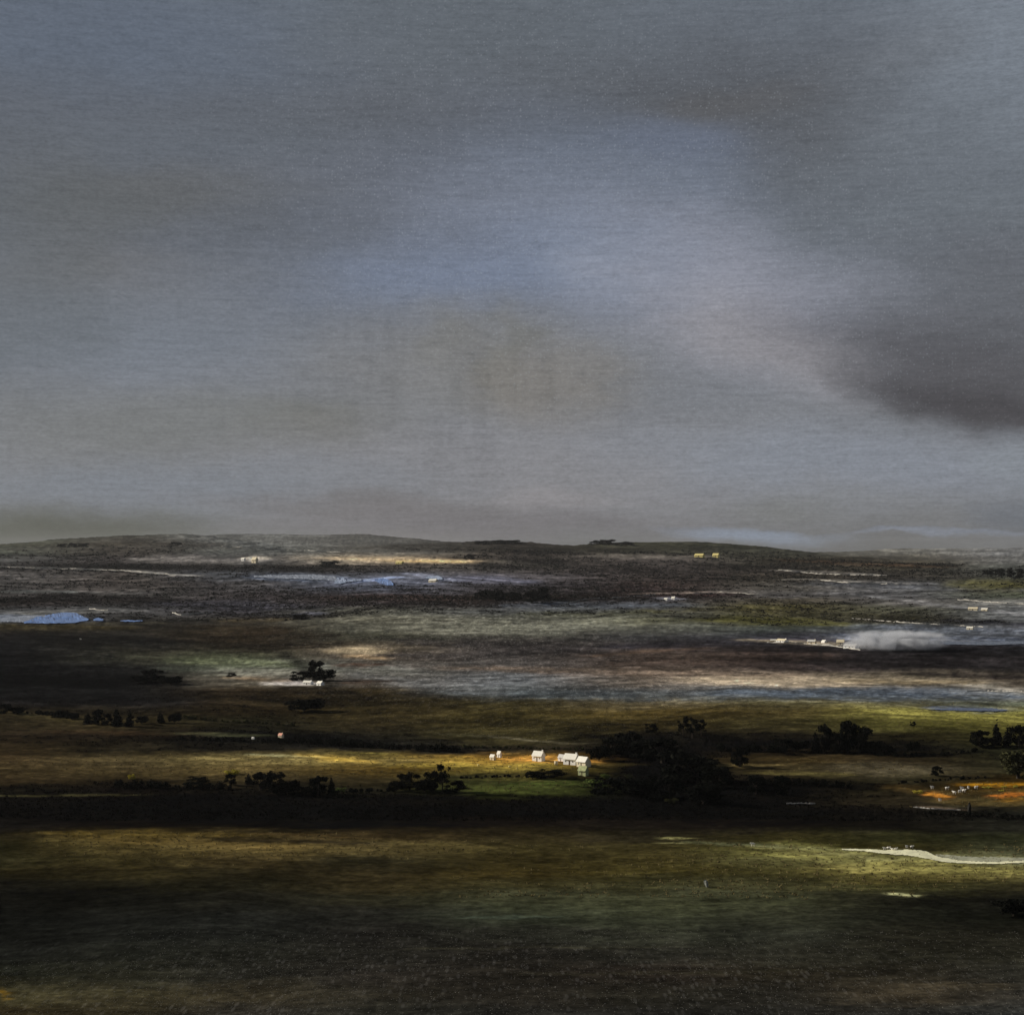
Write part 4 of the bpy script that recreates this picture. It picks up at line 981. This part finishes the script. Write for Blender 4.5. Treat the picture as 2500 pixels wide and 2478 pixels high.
# ------------------------------------------------------------------ heather, rushes and stalks covering the open ground (uncountable)
def cover_plants(name, zones, size, mat, label, seed, lo, hi, warm=0.0):
    rng = np.random.default_rng(seed)
    Ws = []
    for (x0, x1, y0, y1, n) in zones:
        P = np.stack([rng.uniform(x0, x1, n), rng.uniform(y0, y1, n)], 1)
        Y = -F * -H0 / np.maximum(P[:, 1] - HZ, 60); X = (P[:, 0] - 1250) / F * Y
        Z = height(X, Y)
        c = land_cover_and_light(1250 + F * X / Y, HZ - F * Z / Y)
        lum = c.mean(1)
        ok = (lum > lo) & (lum < hi) & (c[:, 0] > c[:, 2] * (1 + warm))
        Ws.append(np.stack([X, Y, Z], 1)[ok])
    W = np.concatenate(Ws)
    k = 7
    B = np.repeat(W, k, 0); m = len(B)
    sz = (size * (.4 + 1.2 * rng.random(m) ** 2))[:, None]
    B = B + rng.normal(size=(m, 3)) * np.array([1.0, 1.0, 0]) * size * .7
    up = rng.normal(size=(m, 3)) * np.array([.55, .55, .1]) + np.array([0, 0, 1.0])
    sd_ = rng.normal(size=(m, 3)) * np.array([1, 1, .2]); sd_ /= np.linalg.norm(sd_, axis=1)[:, None]
    V = np.stack([B - sd_ * sz * .35, B + sd_ * sz * .35, B + up * sz], 1).reshape(-1, 3)
    nf = len(V) // 3
    me = bpy.data.meshes.new(name)
    me.vertices.add(len(V)); me.vertices.foreach_set('co', V.reshape(-1).astype(np.float32))
    me.loops.add(nf * 3); me.loops.foreach_set('vertex_index', np.arange(nf * 3, dtype=np.int32))
    me.polygons.add(nf); me.polygons.foreach_set('loop_start', np.arange(nf, dtype=np.int32) * 3)
    me.update(calc_edges=True); me.materials.append(mat)
    tag(link(bpy.data.objects.new(name, me)), label, None, None, 'stuff')
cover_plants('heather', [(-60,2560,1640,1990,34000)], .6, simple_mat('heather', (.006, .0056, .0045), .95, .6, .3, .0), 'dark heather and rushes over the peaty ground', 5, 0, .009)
cover_plants('dry_grass', [(-60,2560,1700,1990,16000),(-60,2560,2020,2180,6000),(-60,2560,2380,2500,1)], .45, simple_mat('straw', (.15, .12, .055), .9, .6, .8, .0), 'tufts of dry straw coloured grass', 6, .03, .3, .25)
cover_plants('bleached_stalks', [(300,2500,2260,2490,5200),(0,900,2330,2490,1800),(700,1900,1560,1700,1500),(0,2500,1700,1740,500)], .11, simple_mat('bleached_stalk', (.3, .29, .26), .9, .3, .8, .1), 'scattered pale stalks of bleached grass', 8, 0, 9, -2)
def hill_scrub():
    rng = np.random.default_rng(12)
    n = 22000
    Y = np.exp(rng.uniform(np.log(2300), np.log(6000), n)); X = rng.uniform(-.35, .35, n) * Y; Z = height(X, Y)
    c = land_cover_and_light(1250 + F * X / Y, HZ - F * Z / Y)
    W = np.stack([X, Y, Z], 1)[(c.mean(1) < .05)]
    k = 5; B = np.repeat(W, k, 0); m = len(B)
    sz = (.00055 * B[:, 1] * (.4 + 1.3 * rng.random(m) ** 2))[:, None]
    B = B + rng.normal(size=(m, 3)) * np.array([1.0, 1.0, 0]) * sz * 1.4
    up = rng.normal(size=(m, 3)) * np.array([.6, .6, .1]) + np.array([0, 0, 1.0])
    sd_ = rng.normal(size=(m, 3)) * np.array([1, 1, .1]); sd_ /= np.linalg.norm(sd_, axis=1)[:, None]
    V = np.stack([B - sd_ * sz, B + sd_ * sz, B + up * sz], 1).reshape(-1, 3)
    nf = len(V) // 3
    me = bpy.data.meshes.new('hill_scrub')
    me.vertices.add(len(V)); me.vertices.foreach_set('co', V.reshape(-1).astype(np.float32))
    me.loops.add(nf * 3); me.loops.foreach_set('vertex_index', np.arange(nf * 3, dtype=np.int32))
    me.polygons.add(nf); me.polygons.foreach_set('loop_start', np.arange(nf, dtype=np.int32) * 3)
    me.update(calc_edges=True); me.materials.append(LEAF['far'])
    tag(link(bpy.data.objects.new('hill_scrub', me)), 'dark gorse and scrub speckling the far hills', None, None, 'stuff')
hill_scrub()
for o in scene.objects:
    for k in ('_w', '_used'):
        if k in o: del o[k]
